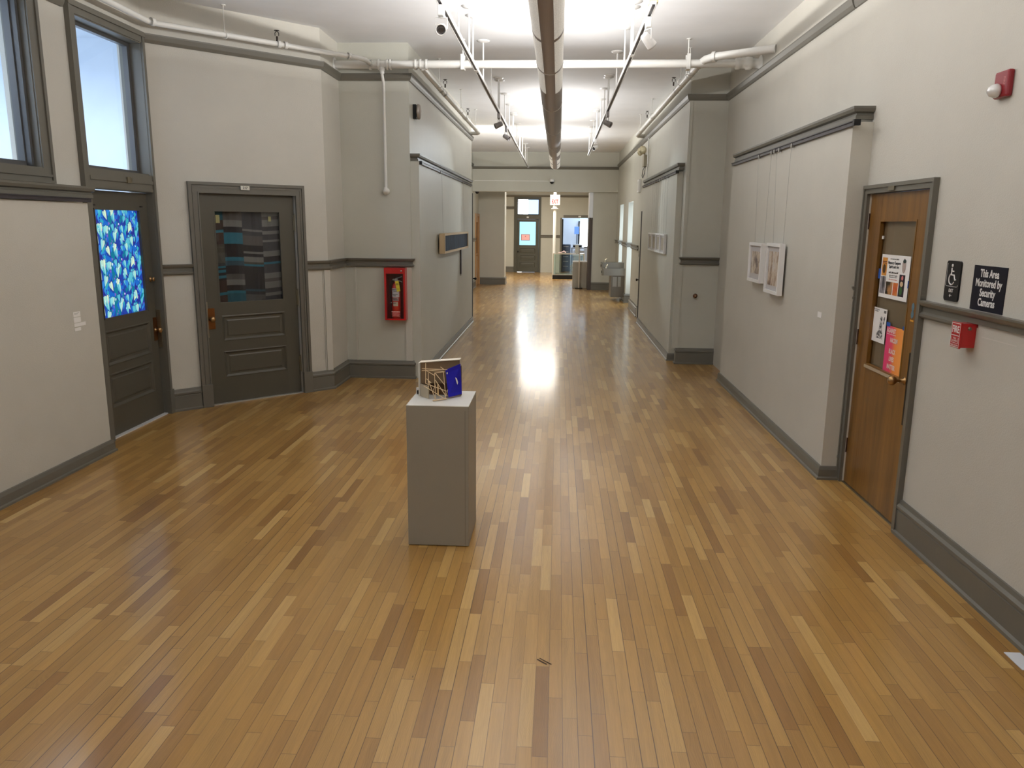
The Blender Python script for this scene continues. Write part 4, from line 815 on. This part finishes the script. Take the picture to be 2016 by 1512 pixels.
# ------------------------------------------------------------------ right wall things
ARTA = mat('ink_wash_art', (.5, .45, .38), .7); k = N(ARTA); mp = k.n('ShaderNodeMapping'); k.l(k.pos(), mp.inputs[0]); mp.inputs['Scale'].default_value = (6, 14, 6)
k.l(k.ramp(k.noise(mp.outputs[0], 1.1, 5, .75), [(.36, (.10, .08, .08)), (.45, (.30, .24, .20)), (.52, (.55, .46, .34)), (.62, (.62, .58, .52)), (.75, (.42, .42, .42))]), k.b.inputs['Base Color'])
ARTB = mat('sepia_wash_art', (.5, .4, .3), .7); k = N(ARTB); mp = k.n('ShaderNodeMapping'); k.l(k.pos(), mp.inputs[0]); mp.inputs['Scale'].default_value = (6, 18, 5); mp.inputs['Location'].default_value = (3, 5, 1)
k.l(k.ramp(k.noise(mp.outputs[0], 1.3, 5, .75), [(.36, (.09, .06, .06)), (.45, (.35, .24, .16)), (.53, (.60, .50, .38)), (.62, (.60, .57, .54)), (.75, (.35, .30, .28))]), k.b.inputs['Base Color'])
def picture(label, x, y0, y1, z0, z1, art, mw, wires, fw=.028, th=.05, group=None, wz=2.53):
    t = thing('framed_picture', label, 'picture', (x, (y0+y1)/2, z0), group=group)
    xo = x-th
    link('frame', MB().box((xo, y0, z0), (x-.005, y0+fw, z1)).box((xo, y1-fw, z0), (x-.005, y1, z1)).box((xo, y0, z0), (x-.005, y1, z0+fw)).box((xo, y0, z1-fw), (x-.005, y1, z1)), mat_white_frame, t)
    link('mat_board', MB().box((xo+.015, y0+fw, z0+fw), (x-.02, y1-fw, z1-fw)), mat_board, t)
    link('artwork', MB().box((xo+.013, y0+fw+mw, z0+fw+mw), (xo+.015, y1-fw-mw, z1-fw-mw)), art, t)
    for ya, yb in wires: link('wire', MB().tube([(x-.012, ya, z1-.03), (x-.015, yb, wz)], .0011, 6), STEEL, t)
    return t
mat_white_frame = mat('white_frame_paint', (.80, .79, .77), .4); mat_board = mat('mat_board', (.52, .50, .49), .8)
picture('white-framed ink drawing, left and smaller of the pair beside the wooden door', 1.985, 7.62, 8.10, 1.31, 1.69, ARTA, .055, ((8.03, 8.12), (7.68, 7.64)))
picture('white-framed sepia drawing, right and taller of the pair beside the wooden door', 1.985, 6.98, 7.44, 1.25, 1.70, ARTB, .045, ((7.36, 7.46), (7.04, 7.01)))
ARTC = mat('cream_art', (.40, .36, .28), .7)  # cream darkened to hold the shading inside the frames
for i in range(4):
    y0 = 11.50+i*.51
    picture(('nearest of the four small white frames in the right corridor', 'second nearest of the four small white frames in the right corridor', 'second farthest of the four small white frames in the right corridor', 'farthest of the four small white frames in the right corridor')[i], 1.57, y0, y0+.46, 1.44, 1.725, ARTC, .03, ((y0+.08, y0+.09), (y0+.36, y0+.35)), fw=.022, th=.045, group='small white frames in the right corridor')
t = link('wall_label', MB().box((1.996, 5.965, 1.175), (2.0, 6.045, 1.215)), PAPER, loc=(2.0, 6, 1.19)); tag(t, 'single small white label on the near right panel', 'label')
link('caption_lines', MB().box((1.9957, 5.98, 1.2), (1.996, 6.03, 1.203)).box((1.9957, 5.99, 1.19), (1.996, 6.03, 1.193)), bpy.data.materials['faint_ink_0'], t)
t = link('wall_knob', MB().lathe([(0, 0), (.022, 0), (.014, .01), (.014, .02), (.028, .03), (.032, .045), (.024, .062), (0, .068)], (1.845, 10.55, .93), (0, -1, 0), 20), mat('brown_knob', (.14, .06, .03), .25, .4), loc=(1.845, 10.55, .93)); tag(t, 'round brown knob on the shaded return wall', 'wall_knob')  # plain knob on the wall, belonging to no modelled door
link('cap_screw', MB().lathe([(.008, .0665), (0, .070)], (1.845, 10.55, .93), (0, -1, 0), 10), BRASS, t)

# posters on the wooden door (local to the wall plane x = 2.17)
GX = 2.1725
def flyer(label, y0, y1, z0, z1, tilt=0.0, m=PAPER):
    t = thing('poster', label, 'poster', (GX-.004, (y0+y1)/2, (z0+z1)/2), 0, 'papers taped to the wooden door', kind=None)
    link('sheet', MB().box((GX-.004, y0, z0), (GX-.003, y1, z1)), m, t); return t
def on(y0, y1, z0, z1, x=None):
    x = GX-.0048 if x is None else x
    return MB().box((x, y0, z0), (x+.0006, y1, z1))
GX = 2.172
t = flyer('white event poster with six pictures, taped highest on the wooden door glass', 4.845, 5.265, 1.405, 1.68)
def pic_on(t, y0, y1, z0, z1, stops, sc=(4, 12, 12)):
    m = mat('print_%d' % len(bpy.data.materials), (.5, .5, .5), .5); k = N(m); mp = k.n('ShaderNodeMapping'); k.l(k.pos(), mp.inputs[0]); mp.inputs['Scale'].default_value = sc
    k.l(k.ramp(k.noise(mp.outputs[0], 1.2, 4, .6), stops), k.b.inputs['Base Color']); return link('printed_picture', on(y0, y1, z0, z1), m, t)
org = [(.3, (.55, .22, .03)), (.7, (.80, .36, .06))]
pp = pic_on(t, 5.175, 5.25, 1.545, 1.66, org); 
def ell(cy, cz, ry, rz, m, par, x=GX-.0052): return link('printed_shape', MB().add([(x, cy+ry*math.cos(i*PI/8), cz+rz*math.sin(i*PI/8)) for i in range(16)], [list(range(16))]), m, par)
ell(5.213, 1.588, .024, .030, mat('print_brown', (.10, .045, .015), .5), pp); link('printed_shape', on(5.18, 5.245, 1.632, 1.637, GX-.0052).box((GX-.0052, 5.185, 1.622), (GX-.0046, 5.24, 1.626)), mat('print_maroon', (.12, .015, .01), .5), pp)
pic_on(t, 5.175, 5.255, 1.43, 1.54, [(.35, (.05, .05, .06)), (.65, (.45, .42, .44))], (4, 30, 10))
pic_on(t, 5.065, 5.165, 1.43, 1.51, [(.40, (.03, .022, .012)), (.6, (.45, .22, .08))])
pic_on(t, 4.985, 5.055, 1.43, 1.51, [(.35, (.60, .07, .02)), (.6, (.75, .30, .06))])
pp = pic_on(t, 4.895, 4.975, 1.43, 1.565, [(.45, (.015, .008, .02)), (.7, (.04, .02, .03))])
ell(4.932, 1.545, .014, .014, mat('print_pink', (.65, .20, .20), .5), pp); ell(4.935, 1.508, .022, .016, mat('print_peach', (.70, .50, .30), .5), pp); ell(4.938, 1.465, .020, .026, mat('print_green', (.04, .14, .03), .5), pp)
ell(4.925, 1.620, .026, .045, mat('print_vase', (.45, .36, .32), .5), t); ell(4.922, 1.648, .022, .012, mat('print_teal', (.02, .05, .05), .5), t, GX-.0055)
text('lettering', 'Memory Keepers\nSpirit and Art', .026, RW(GX-.0046, 5.07, 1.618), INK, t, bold=.0009, depth=.0002)
text('lettering', 'artist reception and exhibition', .0105, RW(GX-.0046, 5.07, 1.655), INK, t, depth=.0002)
text('lettering', 'April 22, 2021 at noon MST', .0125, RW(GX-.0046, 5.07, 1.570), INK, t, bold=.0006, depth=.0002)
text('lettering', 'with the artists in the gallery\nall are welcome to attend', .0105, RW(GX-.0046, 5.07, 1.547), INK, t, depth=.0002)
text('lettering', 'online and free to everyone', .011, RW(GX-.0046, 5.07, 1.527), mat('salmon_ink', (.75, .25, .2), .6), t, depth=.0002)
link('tape', on(5.262, 5.297, 1.52, 1.585, GX-.0055), BLUETAPE, t); link('tape', on(4.838, 4.85, 1.49, 1.535, GX-.0055), BLUETAPE, t)
t = flyer('white sheet with a black ink figure, lower left on the wooden door glass', 5.10, 5.315, 1.108, 1.332)
INKA = mat('ink_drawing', (.7, .7, .7), .6); k = N(INKA); k.l(k.ramp(k.noise(k.pos(), 60, 4, .7), [(.47, (.03, .03, .03)), (.56, (.78, .77, .75))]), k.b.inputs['Base Color'])
link('drawing', MB().add([(GX-.0046, *q) for q in ((5.235, 1.135), (5.135, 1.135), (5.13, 1.16), (5.155, 1.20), (5.16, 1.28), (5.19, 1.28), (5.20, 1.19), (5.225, 1.17))], [list(range(8))]).add([(GX-.0046, *q) for q in ((5.150, 1.225), (5.125, 1.24), (5.118, 1.285), (5.138, 1.28))], [(0, 1, 2, 3)]), INKA, t)
text('lettering', 'Art talks this spring\nin the gallery', .011, RW(GX-.0046, 5.262, 1.315), INK, t, depth=.0002)
link('stamp', on(5.112, 5.145, 1.305, 1.322), mat('grey_stamp', (.15, .15, .15), .6), t)
GRAD = mat('pink_orange_print', (.8, .3, .3), .5); k = N(GRAD); sx = k.n('ShaderNodeSeparateXYZ'); k.l(k.n('ShaderNodeTexCoord').outputs['Generated'], sx.inputs[0])
k.l(k.ramp(k.math('SUBTRACT', 1.0, sx.outputs[1]), [(.05, (.83, .05, .20)), (.38, (.86, .08, .15)), (.58, (.95, .31, .06)), (.95, (1.0, .40, .09))]), k.b.inputs['Base Color'])
t = flyer('pink and orange poster in white capitals, lower right on the wooden door glass', 4.823, 5.078, .922, 1.238, m=GRAD)
PW = mat('pink_white_letter', (.86, .66, .60), .5)
for s_, yy, zz, sz in (('AGAINST', 5.005, 1.208, .040), ('RACISM', 4.955, 1.150, .040), ('BLACK', 4.965, 1.080, .040), ('LIVES', 4.965, 1.032, .040), ('MATTER', 4.962, .982, .040)):
    text('lettering', s_, sz, RW(GX-.0046, yy, zz), PW, t, sx=.78, bold=.0016, depth=.0002)
link('underline', on(4.935, 5.07, 1.184, 1.188), PW, t)
link('tape', on(5.03, 5.085, 1.232, 1.258, GX-.0055), BLUETAPE, t); link('tape', on(4.822, 4.848, 1.235, 1.258, GX-.0055), BLUETAPE, t)

for o in [q for q in bpy.data.objects if q.name.startswith('poster') and q.parent is None]:   # true size on the recessed glass
    o.location.y *= 1.0226; o.location.z = 1.85+(o.location.z-1.85)*1.0226; o.scale = (1, 1.0226, 1.0226)
# accessibility sign
def rrect(w_, h_, r_, n=5):
    pts = []
    for cx, cz, a0 in ((w_/2-r_, h_/2-r_, 0), (-w_/2+r_, h_/2-r_, PI/2), (-w_/2+r_, -h_/2+r_, PI), (w_/2-r_, -h_/2+r_, 1.5*PI)):
        for i in range(n+1): a = a0+PI/2*i/n; pts.append((cx+r_*math.cos(a), cz+r_*math.sin(a)))
    return pts
t = thing('accessible_exit_sign', 'black rounded sign with a white wheelchair symbol and EXIT arrow above the chair rail', 'sign', (2.14, 4.345, 1.57), -PI/2, local=True)
link('sign_plate', MB().plate(rrect(.150, .215, .018), -.010, 0), BLACK, t)
rim = [(x*1.0, z) for x, z in rrect(.128, .128, .010)]
link('border_line', MB().tube([(x, -.0102, z+.035) for x, z in rim if True][10:21]+[(x, -.0102, z+.035) for x, z in rim][21:24], .0012, 6), LETTER, t)
wc = MB(); c0 = (-.004, .010)
wc.lathe([(0, 0), (.009, 0), (.009, .001), (0, .001)], (-.012, -.010, .082), (0, -1, 0), 16)
wc.tube([(-.012, -.0105, .070), (-.012, -.0105, .032), (.018, -.0105, .032), (.030, -.0105, .006), (.040, -.0105, .010)], .0042, 6)
wc.tube([(-.012, -.0105, .052), (.012, -.0105, .052)], .0035, 6)
wc.tube([(-.004+.030*math.cos(a*PI/12), -.0105, .010+.030*math.sin(a*PI/12)) for a in range(7, 23)], .0038, 6)
link('wheelchair_symbol', wc, LETTER, t)
text('lettering', 'EXIT', .026, frameM((0, -.0105, -.052), (1, 0, 0)), LETTER, t, sx=.9, bold=.0004, depth=.0003)
link('arrow', MB().tube([(-.010, -.0105, -.078), (.012, -.0105, -.078)], .0018, 6).tube([(-.002, -.0105, -.070), (-.011, -.0105, -.078), (-.002, -.0105, -.086)], .0018, 6), LETTER, t)
t = thing('security_sign', 'square black sign reading This Area Monitored by Security Cameras', 'sign', (2.14, 3.995, 1.555), -PI/2, local=True)
link('sign_plate', MB().box((-.150, -.004, -.112), (.150, 0, .112)), mat('navy_black', (.005, .005, .013), .5, spec=.25), t)
for i, s_ in enumerate(('This Area', 'Monitored by', 'Security', 'Cameras')): text('lettering', s_, .054, frameM((0, -.0048, .073-.048*i), (1, 0, 0)), LETTER, t, sx=.80, bold=.0013, depth=.0004)
# pull station
t = thing('fire_alarm_pull', 'small red FIRE pull box mounted on the chair rail right of the wooden door', 'alarm', (2.14, 4.10, 1.31), -PI/2, local=True)
link('back_box', MB().box((-.045, -.072, -.062), (.045, 0, .062), bev=.004), RED, t)
link('mounting_plate', MB().box((-.055, -.004, .045), (.055, 0, .082)), mat('dark_red_plate', (.25, .01, .01), .4), t)
link('face', MB().box((-.047, -.080, -.066), (.047, -.070, .066), bev=.003), RED, t)
bd = MB()
for (a, b) in (((-.044, -.062), (.044, -.059)), ((-.044, .059), (.044, .062)), ((-.044, -.062), (-.0415, .062)), ((.0415, -.062), (.044, .062)), ((-.044, -.004), (.044, 0)), ((-.034, -.042), (.034, -.040)), ((-.034, -.042), (-.032, -.012)), ((.032, -.042), (.034, -.012))): bd.box((a[0], -.0812, a[1]), (b[0], -.0798, b[1]))
link('white_border', bd, LETTER, t)
text('lettering', 'FIRE', .050, frameM((0, -.0812, .028), (1, 0, 0)), LETTER, t, sx=.78, bold=.0008, depth=.0004)
text('lettering', 'PULL\nDOWN', .014, frameM((0, -.0812, -.024), (1, 0, 0)), LETTER, t, depth=.0003)
text('lettering', 'LOCAL ALARM', .011, frameM((0, -.0812, -.052), (1, 0, 0)), LETTER, t, depth=.0003)
link('key_lock', MB().lathe([(0, 0), (.009, 0), (.009, .005), (0, .006)], (.045, -.036, .038), (1, 0, 0), 12), GALV, t)
t = link('wall_scar', MB().box((2.1385, 3.69, 1.312), (2.1399, 4.00, 1.316)), mat('scar_paint', (.62, .58, .52), .6), loc=(2.14, 3.85, 1.31)); t['kind'] = 'structure'; t.name = 'trim_30'; t['category'] = 'trim'; t['label'] = 'pale paint ridge on the wall right of the fire alarm box'
# strobe
t = thing('alarm_strobe', 'dark red alarm plate with a clear round strobe high on the right wall', 'alarm', (2.14, 4.075, 2.53), -PI/2, local=True)
link('plate', MB().box((-.062, -.030, -.062), (.062, 0, .062), bev=.010), mat('strobe_red', (.25, .008, .015), .35), t)
link('strobe_lens', MB().lathe([(0, .0), (.030, 0), (.034, .012), (.028, .035), (.015, .048), (0, .052)], (-.012, -.030, -.028), (0, -1, 0), 20), mat('clear_plastic', (.75, .74, .72), .15, .2), t)
link('reflector', MB().box((-.030, -.060, -.032), (.006, -.052, -.024)), STEEL, t)
text('lettering', 'FIRE', .022, frameM((.030, -.0305, .012), (0, 0, -1), (1, 0, 0)), mat('pale_red', (.55, .18, .18), .5), t, depth=.0003)

# ------------------------------------------------------------------ right corridor wall things
t = thing('emergency_light', 'emergency light with two round lamps above the row of white frames', 'emergency light', (1.65, 15.3, 3.0))
link('battery_box', MB().box((1.57, 15.16, 2.93), (1.65, 15.42, 3.14), bev=.006), mat('beige_plastic', (.35, .31, .22), .5), t)
for y, ax in ((15.14, (-.5, -1, -.1)), (15.42, (-.9, -.6, -.2))): link('lamp', MB().lathe([(0, 0), (.03, 0), (.06, .03), (.075, .06), (.070, .066), (0, .055)], (1.56, y, 3.22), ax, 20), mat('lamp_cream_%d' % int(y*100), (.50, .44, .28), .3, .3), t)
link('bracket', MB().tube([(1.60, 15.28, 3.13), (1.58, 15.2, 3.22)], .012, 8).tube([(1.60, 15.28, 3.13), (1.57, 15.4, 3.22)], .012, 8), STEEL, t)
link('cord', MB().tube([(1.60, 15.2, 2.93), (1.56, 15.16, 2.86), (1.55, 15.18, 2.76), (1.57, 15.24, 2.72), (1.60, 15.25, 2.80), (1.61, 15.22, 2.93)], .006, 8), BLACK, t)
link('conduit', MB().tube([(1.62, 14.95, 2.95), (1.62, 14.95, 3.42)], .012, 8).tube([(1.62, 15.0, 2.7), (1.62, 15.0, 2.95)], .010, 8), PIPEP, t)
t = link('wall_speaker', MB().box((1.60, 16.25, 2.50), (1.65, 16.55, 2.76), bev=.008), WHITE, loc=(1.65, 16.4, 2.63)); tag(t, 'small white wall box beyond the emergency light', 'wall box')
link('grille', MB().box((1.597, 16.29, 2.54), (1.60, 16.51, 2.72)), mat('grille_white', (.65, .64, .6), .6), t)
t = link('light_switch', MB().box((1.64, 16.08, 1.22), (1.65, 16.16, 1.34), bev=.002), mat('switch_grey', (.45, .43, .38), .5), loc=(1.65, 16.12, 1.28)); tag(t, 'small light switch plate at the end of the short chair rail', 'switch')
link('toggle', MB().box((1.632, 16.11, 1.27), (1.64, 16.13, 1.29)), WHITE, t)

# ------------------------------------------------------------------ drinking fountain
t = thing('drinking_fountain', 'two-level stainless drinking fountain on the right wall between the niches', 'drinking fountain', (1.65, 19.65, .5))
def basin(y0, y1, zt, nm):
    mb = MB(); mb.prism([(1.10, y0+.04), (1.14, y0), (1.65, y0), (1.65, y1), (1.14, y1), (1.10, y1-.04)], zt-.17, zt-.03)
    mb.prism([(1.085, y0+.03), (1.125, y0-.015), (1.65, y0-.015), (1.65, y1+.015), (1.125, y1+.015), (1.085, y1-.03)], zt-.03, zt)
    b = link('basin', mb, STEEL, t)
    link('bowl', MB().prism([(1.14, y0+.05), (1.55, y0+.05), (1.55, y1-.05), (1.14, y1-.05)], zt, zt+.003), mat('bowl_steel_'+nm, (.35, .35, .36), .15, 1), b)
    link('spout', MB().tube([(1.20, (y0+y1)/2, zt), (1.20, (y0+y1)/2, zt+.05), (1.24, (y0+y1)/2, zt+.085)], .018, 10), mat('spout_chrome_'+nm, (.85, .78, .62), .2, .6), b)
    link('push_button', MB().box((1.085, (y0+y1)/2-.04, zt-.12), (1.10, (y0+y1)/2+.04, zt-.06)), BLACK, b)
basin(19.25, 19.62, .80, 'low'); basin(19.66, 20.03, .93, 'high')
link('cabinet_body', MB().box((1.32, 19.28, .10), (1.65, 20.0, .64)), mat('fountain_body', (.17, .155, .13), .4, .5), t)
link('vent_grille', MB().box((1.36, 19.276, .36), (1.46, 19.28, .60)).box((1.49, 19.276, .36), (1.56, 19.28, .60)), STEEL, t)

# ------------------------------------------------------------------ header things
t = thing('dome_camera', 'small white dome camera on the beam above the exit sign', 'camera', (-.21, 22.45, 3.02))
link('housing', MB().lathe([(0, 0), (.07, 0), (.07, .05), (.06, .07), (0, .07)], (-.21, 22.42, 3.01), (0, 0, 1), 20).box((-.25, 22.42, 3.04), (-.17, 22.5, 3.09)), WHITE, t)
link('dome', MB().lathe([(.055, 0), (.048, -.03), (.025, -.05), (0, -.055)], (-.21, 22.42, 3.01), (0, 0, 1), 18), BLACK, t)
link('cable_duct', MB().box((-2.40, 22.485, 3.03), (-.25, 22.5, 3.045)), PIPEP, t)
t = link('ceiling_sensor', MB().lathe([(0, 0), (.05, 0), (.05, .03), (.035, .06), (0, .07)], (-2.33, 22.6, 2.745), (0, 0, -1), 16), BLACK, loc=(-2.33, 22.6, 2.745)); tag(t, 'black dome under the left end of the beam', 'sensor')
link('rim', MB().lathe([(.055, 0), (.058, 0), (.058, .012), (.05, .014)], (-2.33, 22.6, 2.745), (0, 0, -1), 16), mat('rim_grey', (.2, .2, .2), .5), t)
t = thing('column_pipe', 'slim white standpipe rising from the floor behind the exit sign', 'pipe', (-.13, 27.3, 0))
link('pipe', MB().tube([(-.13, 27.3, 0), (-.13, 27.3, 3.42)], .055, 16), PIPEP, t)
link('collar', MB().lathe([(.05, 0), (.13, 0), (.13, .02), (.07, .04), (.07, .09), (.05, .10)], (-.13, 27.3, 2.36), (0, 0, 1), 20), PIPEP, t)
t = thing('exit_sign', 'white EXIT sign with red letters and arrows in front of the standpipe', 'sign', (-.13, 27.18, 2.48))
link('sign_box', MB().box((-.30, 27.16, 2.49), (.04, 27.23, 2.83), bev=.006), mat('sign_ivory', (.55, .52, .48), .5), t)
text('lettering', 'EXIT', .185, FR(-.13, 27.158, 2.605), mat('exit_red', (.70, .02, .02), .4, emit=(.8, .03, .03), es=.25), t, sx=.58, bold=.006)
link('arrow', MB().add([(-.285, 27.157, 2.60), (-.262, 27.157, 2.62), (-.262, 27.157, 2.58)], [(0, 1, 2)]).add([(.026, 27.157, 2.60), (.003, 27.157, 2.62), (.003, 27.157, 2.58)], [(0, 1, 2)]), bpy.data.materials['exit_red'], t)

# ------------------------------------------------------------------ far lobby things
t = thing('display_case', 'low glass display case on a black base in the far lobby', 'display case', (.35, 27.2, 0))
link('base', MB().box((-.17, 26.98, 0), (.92, 27.60, .135)), BLACK, t)
fr = MB(); FX = ((-.15, .90), (27.0, 27.58))
for x in FX[0]:
    for y in FX[1]: fr.box((x-.012, y-.012, .135), (x+.012, y+.012, .86))
for y in FX[1]: fr.box((-.162, y-.012, .845), (.912, y+.012, .870)).box((-.162, y-.012, .135), (.912, y+.012, .155))
for x in FX[0]: fr.box((x-.012, 27.0, .845), (x+.012, 27.58, .870))
link('frame', fr, mat('case_frame', (.50, .46, .38), .4, .4), t)
link('glass', MB().box((-.14, 26.995, .155), (.89, 27.0, .845)).box((-.14, 27.0, .862), (.89, 27.57, .866)).box((.895, 27.01, .155), (.90, 27.57, .845)), CASEGLASS, t)
t = link('ornament', MB().tube([(.02, 27.2, .885), (.12, 27.15, .90), (.2, 27.25, .93), (.28, 27.2, .895)], .016, 8).ball((.21, 27.24, .93), .03), mat('pale_pink', (.65, .45, .45), .5), loc=(.15, 27.2, .87)); tag(t, 'small pinkish ornament lying on the glass display case', 'ornament')
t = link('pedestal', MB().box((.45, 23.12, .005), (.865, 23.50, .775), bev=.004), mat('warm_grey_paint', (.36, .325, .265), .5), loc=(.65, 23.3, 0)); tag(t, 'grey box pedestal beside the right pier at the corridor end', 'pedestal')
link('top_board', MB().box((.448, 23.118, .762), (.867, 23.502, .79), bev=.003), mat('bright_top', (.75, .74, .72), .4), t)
t = thing('sanitizer_stand', 'cream hand sanitizer dispenser on a thin post in front of the pedestal', 'sanitizer stand', (.63, 23.0, 0))
link('post', MB().box((.615, 22.98, .02), (.645, 23.01, 1.20)), mat('post_metal', (.60, .52, .42), .4, .3), t)
link('dispenser', MB().box((.50, 22.92, 1.03), (.605, 23.02, 1.265), bev=.015), mat('cream_dispenser', (.62, .60, .50), .4), t)
link('foot', MB().box((.52, 22.90, 0), (.74, 23.08, .02)), BLACK, t)

# ------------------------------------------------------------------ far room through the doorway
r = thing('window_7', 'bright window with a black frame in the far room', 'window', (1.25, 36.2, 1), kind='structure')
wx0, wx1, wz0, wz1 = .98, 1.9, .80, 1.95
link('window_frame', MB().box((wx0-.07, 36.12, wz0-.07), (wx0, 36.2, wz1+.05)).box((wx1, 36.12, wz0-.07), (wx1+.07, 36.2, wz1+.05)).box((wx0, 36.12, wz0-.08), (wx1, 36.2, wz0)).box((wx0, 36.12, 1.42), (wx1, 36.15, 1.44)), BLACK, r)
link('window_pane', MB().box((wx0, 36.17, wz0), (wx1, 36.18, wz1), 0).box((wx0, 36.14, wz1), (wx1, 36.18, wz1+.32), 1), [mat('bright_sky_pane', (.9, .9, .9), .3, emit=(.93, .97, 1), es=3.2), mat('pale_blind', (.5, .7, .8), .5, emit=(.45, .72, .85), es=1.2)], r)
link('window_sill', MB().box((.75, 35.9, .68), (2.1, 36.2, .74)), COOL, r)
BG = mat('blue_grey_metal', (.12, .17, .28), .4, .2)
t = thing('drawer_cabinet', 'blue-grey cabinet of drawers just inside the far doorway', 'cabinet', (.3, 31.7, 0))
link('cabinet_body', MB().box((.13, 31.6, 0), (.50, 32.2, 1.06)), BG, t)
for i in range(5):
    d = link('drawer', MB().box((.15, 31.58, .06+i*.195), (.48, 31.60, .235+i*.195)), BG, t); link('handle', MB().box((.22, 31.55, .19+i*.195), (.42, 31.58, .205+i*.195)), mat('bright_handle_%d' % i, (.7, .75, .8), .3, .5), d)
t = thing('work_table', 'pale work table with a dark shelf opening in the far room', 'table', (.9, 33, 0))
link('table_top', MB().box((.55, 32.6, .86), (1.6, 33.4, .92)), COOL, t)
for x in (.58, 1.54):
    for y in (32.65, 33.32): link('leg', MB().box((x-.025, y-.025, 0), (x+.025, y+.025, .86)), COOL, t)
link('shelf_box', MB().box((.58, 32.66, .50), (1.54, 33.3, .56)), COOL, t)
t = link('storage_box', MB().box((.62, 32.7, .92), (1.0, 33.1, 1.04), bev=.01).box((.63, 32.69, .93), (.99, 32.705, 1.0), 1), [WHITE, SHADOWGAP], loc=(.8, 32.9, .92)); tag(t, 'white box with a dark front on the work table in the far room', 'box'); 
t = link('cardboard_box', MB().prism([(1.05, 31.75), (1.45, 31.65), (1.5, 32.2), (1.08, 32.25)], .0, .95), mat('pale_box', (.62, .68, .75), .6), loc=(1.25, 31.9, 0)); tag(t, 'tall pale box with a dark rim at the right of the far doorway', 'box')
link('rim', MB().prism([(1.04, 31.74), (1.46, 31.64), (1.51, 32.21), (1.07, 32.26)], .95, .975), BLACK, t)
t = link('storage_bin', MB().box((.62, 31.7, .30), (.98, 32.1, .62), bev=.03), mat('pale_bin', (.60, .66, .74), .5), loc=(.8, 31.9, .30)); tag(t, 'pale rounded bin right of the drawer cabinet in the far room', 'bin')
link('lid', MB().box((.60, 31.68, .60), (1.0, 32.12, .65), bev=.01), WHITE, t)
t = link('wooden_crate', MB().box((.55, 31.65, 0.0), (1.0, 32.15, .295)), mat('crate_white', (.65, .68, .72), .6), loc=(.78, 31.9, 0)); tag(t, 'low pale crate under the rounded bin in the far room', 'crate')
link('slot', MB().box((.60, 31.645, .12), (.95, 31.65, .18)), BG, t)
t = thing('monitor_stand', 'blue screen on a slim post in the far room', 'monitor', (.80, 34.6, 0))
link('screen', MB().box((.70, 34.55, 1.44), (.90, 34.60, 1.76), bev=.006), mat('blue_screen', (.05, .12, .40), .3, emit=(.16, .32, .70), es=.8), t)
link('post', MB().box((.795, 34.58, .02), (.825, 34.61, 1.44)), mat('post_grey', (.12, .14, .18), .4), t)
link('foot', MB().box((.65, 34.45, 0), (.97, 34.75, .02)), BLACK, t)

# floor register / paper scrap at the right edge of the picture and tiny chips on the floor
t = link('paper_scrap', MB().box((2.02, 3.12, .001), (2.09, 3.26, .004)), mat('pale_scrap', (.70, .72, .76), .6), loc=(2.05, 3.2, 0)); tag(t, 'pale scrap on the floor against the right baseboard', 'paper scrap')
t = link('floor_scuff', MB().add([(-.02+dx, 3.02+dy, .0012) for dx, dy in ((-.035, .03), (-.03, .035), (.012, -.002), (.008, -.008))], [(0, 1, 2, 3)]).add([(-.01+dx, 3.03+dy, .0012) for dx, dy in ((-.035, .03), (-.03, .033), (.022, -.012), (.018, -.016))], [(0, 1, 2, 3)]), mat('scuff_dark', (.05, .025, .012), .7), loc=(0, 3, .001)); t['kind'] = 'structure'; t.name = 'floor_mark'; t['category'] = 'floor'; t['label'] = 'dark double scratch on the oak floor'
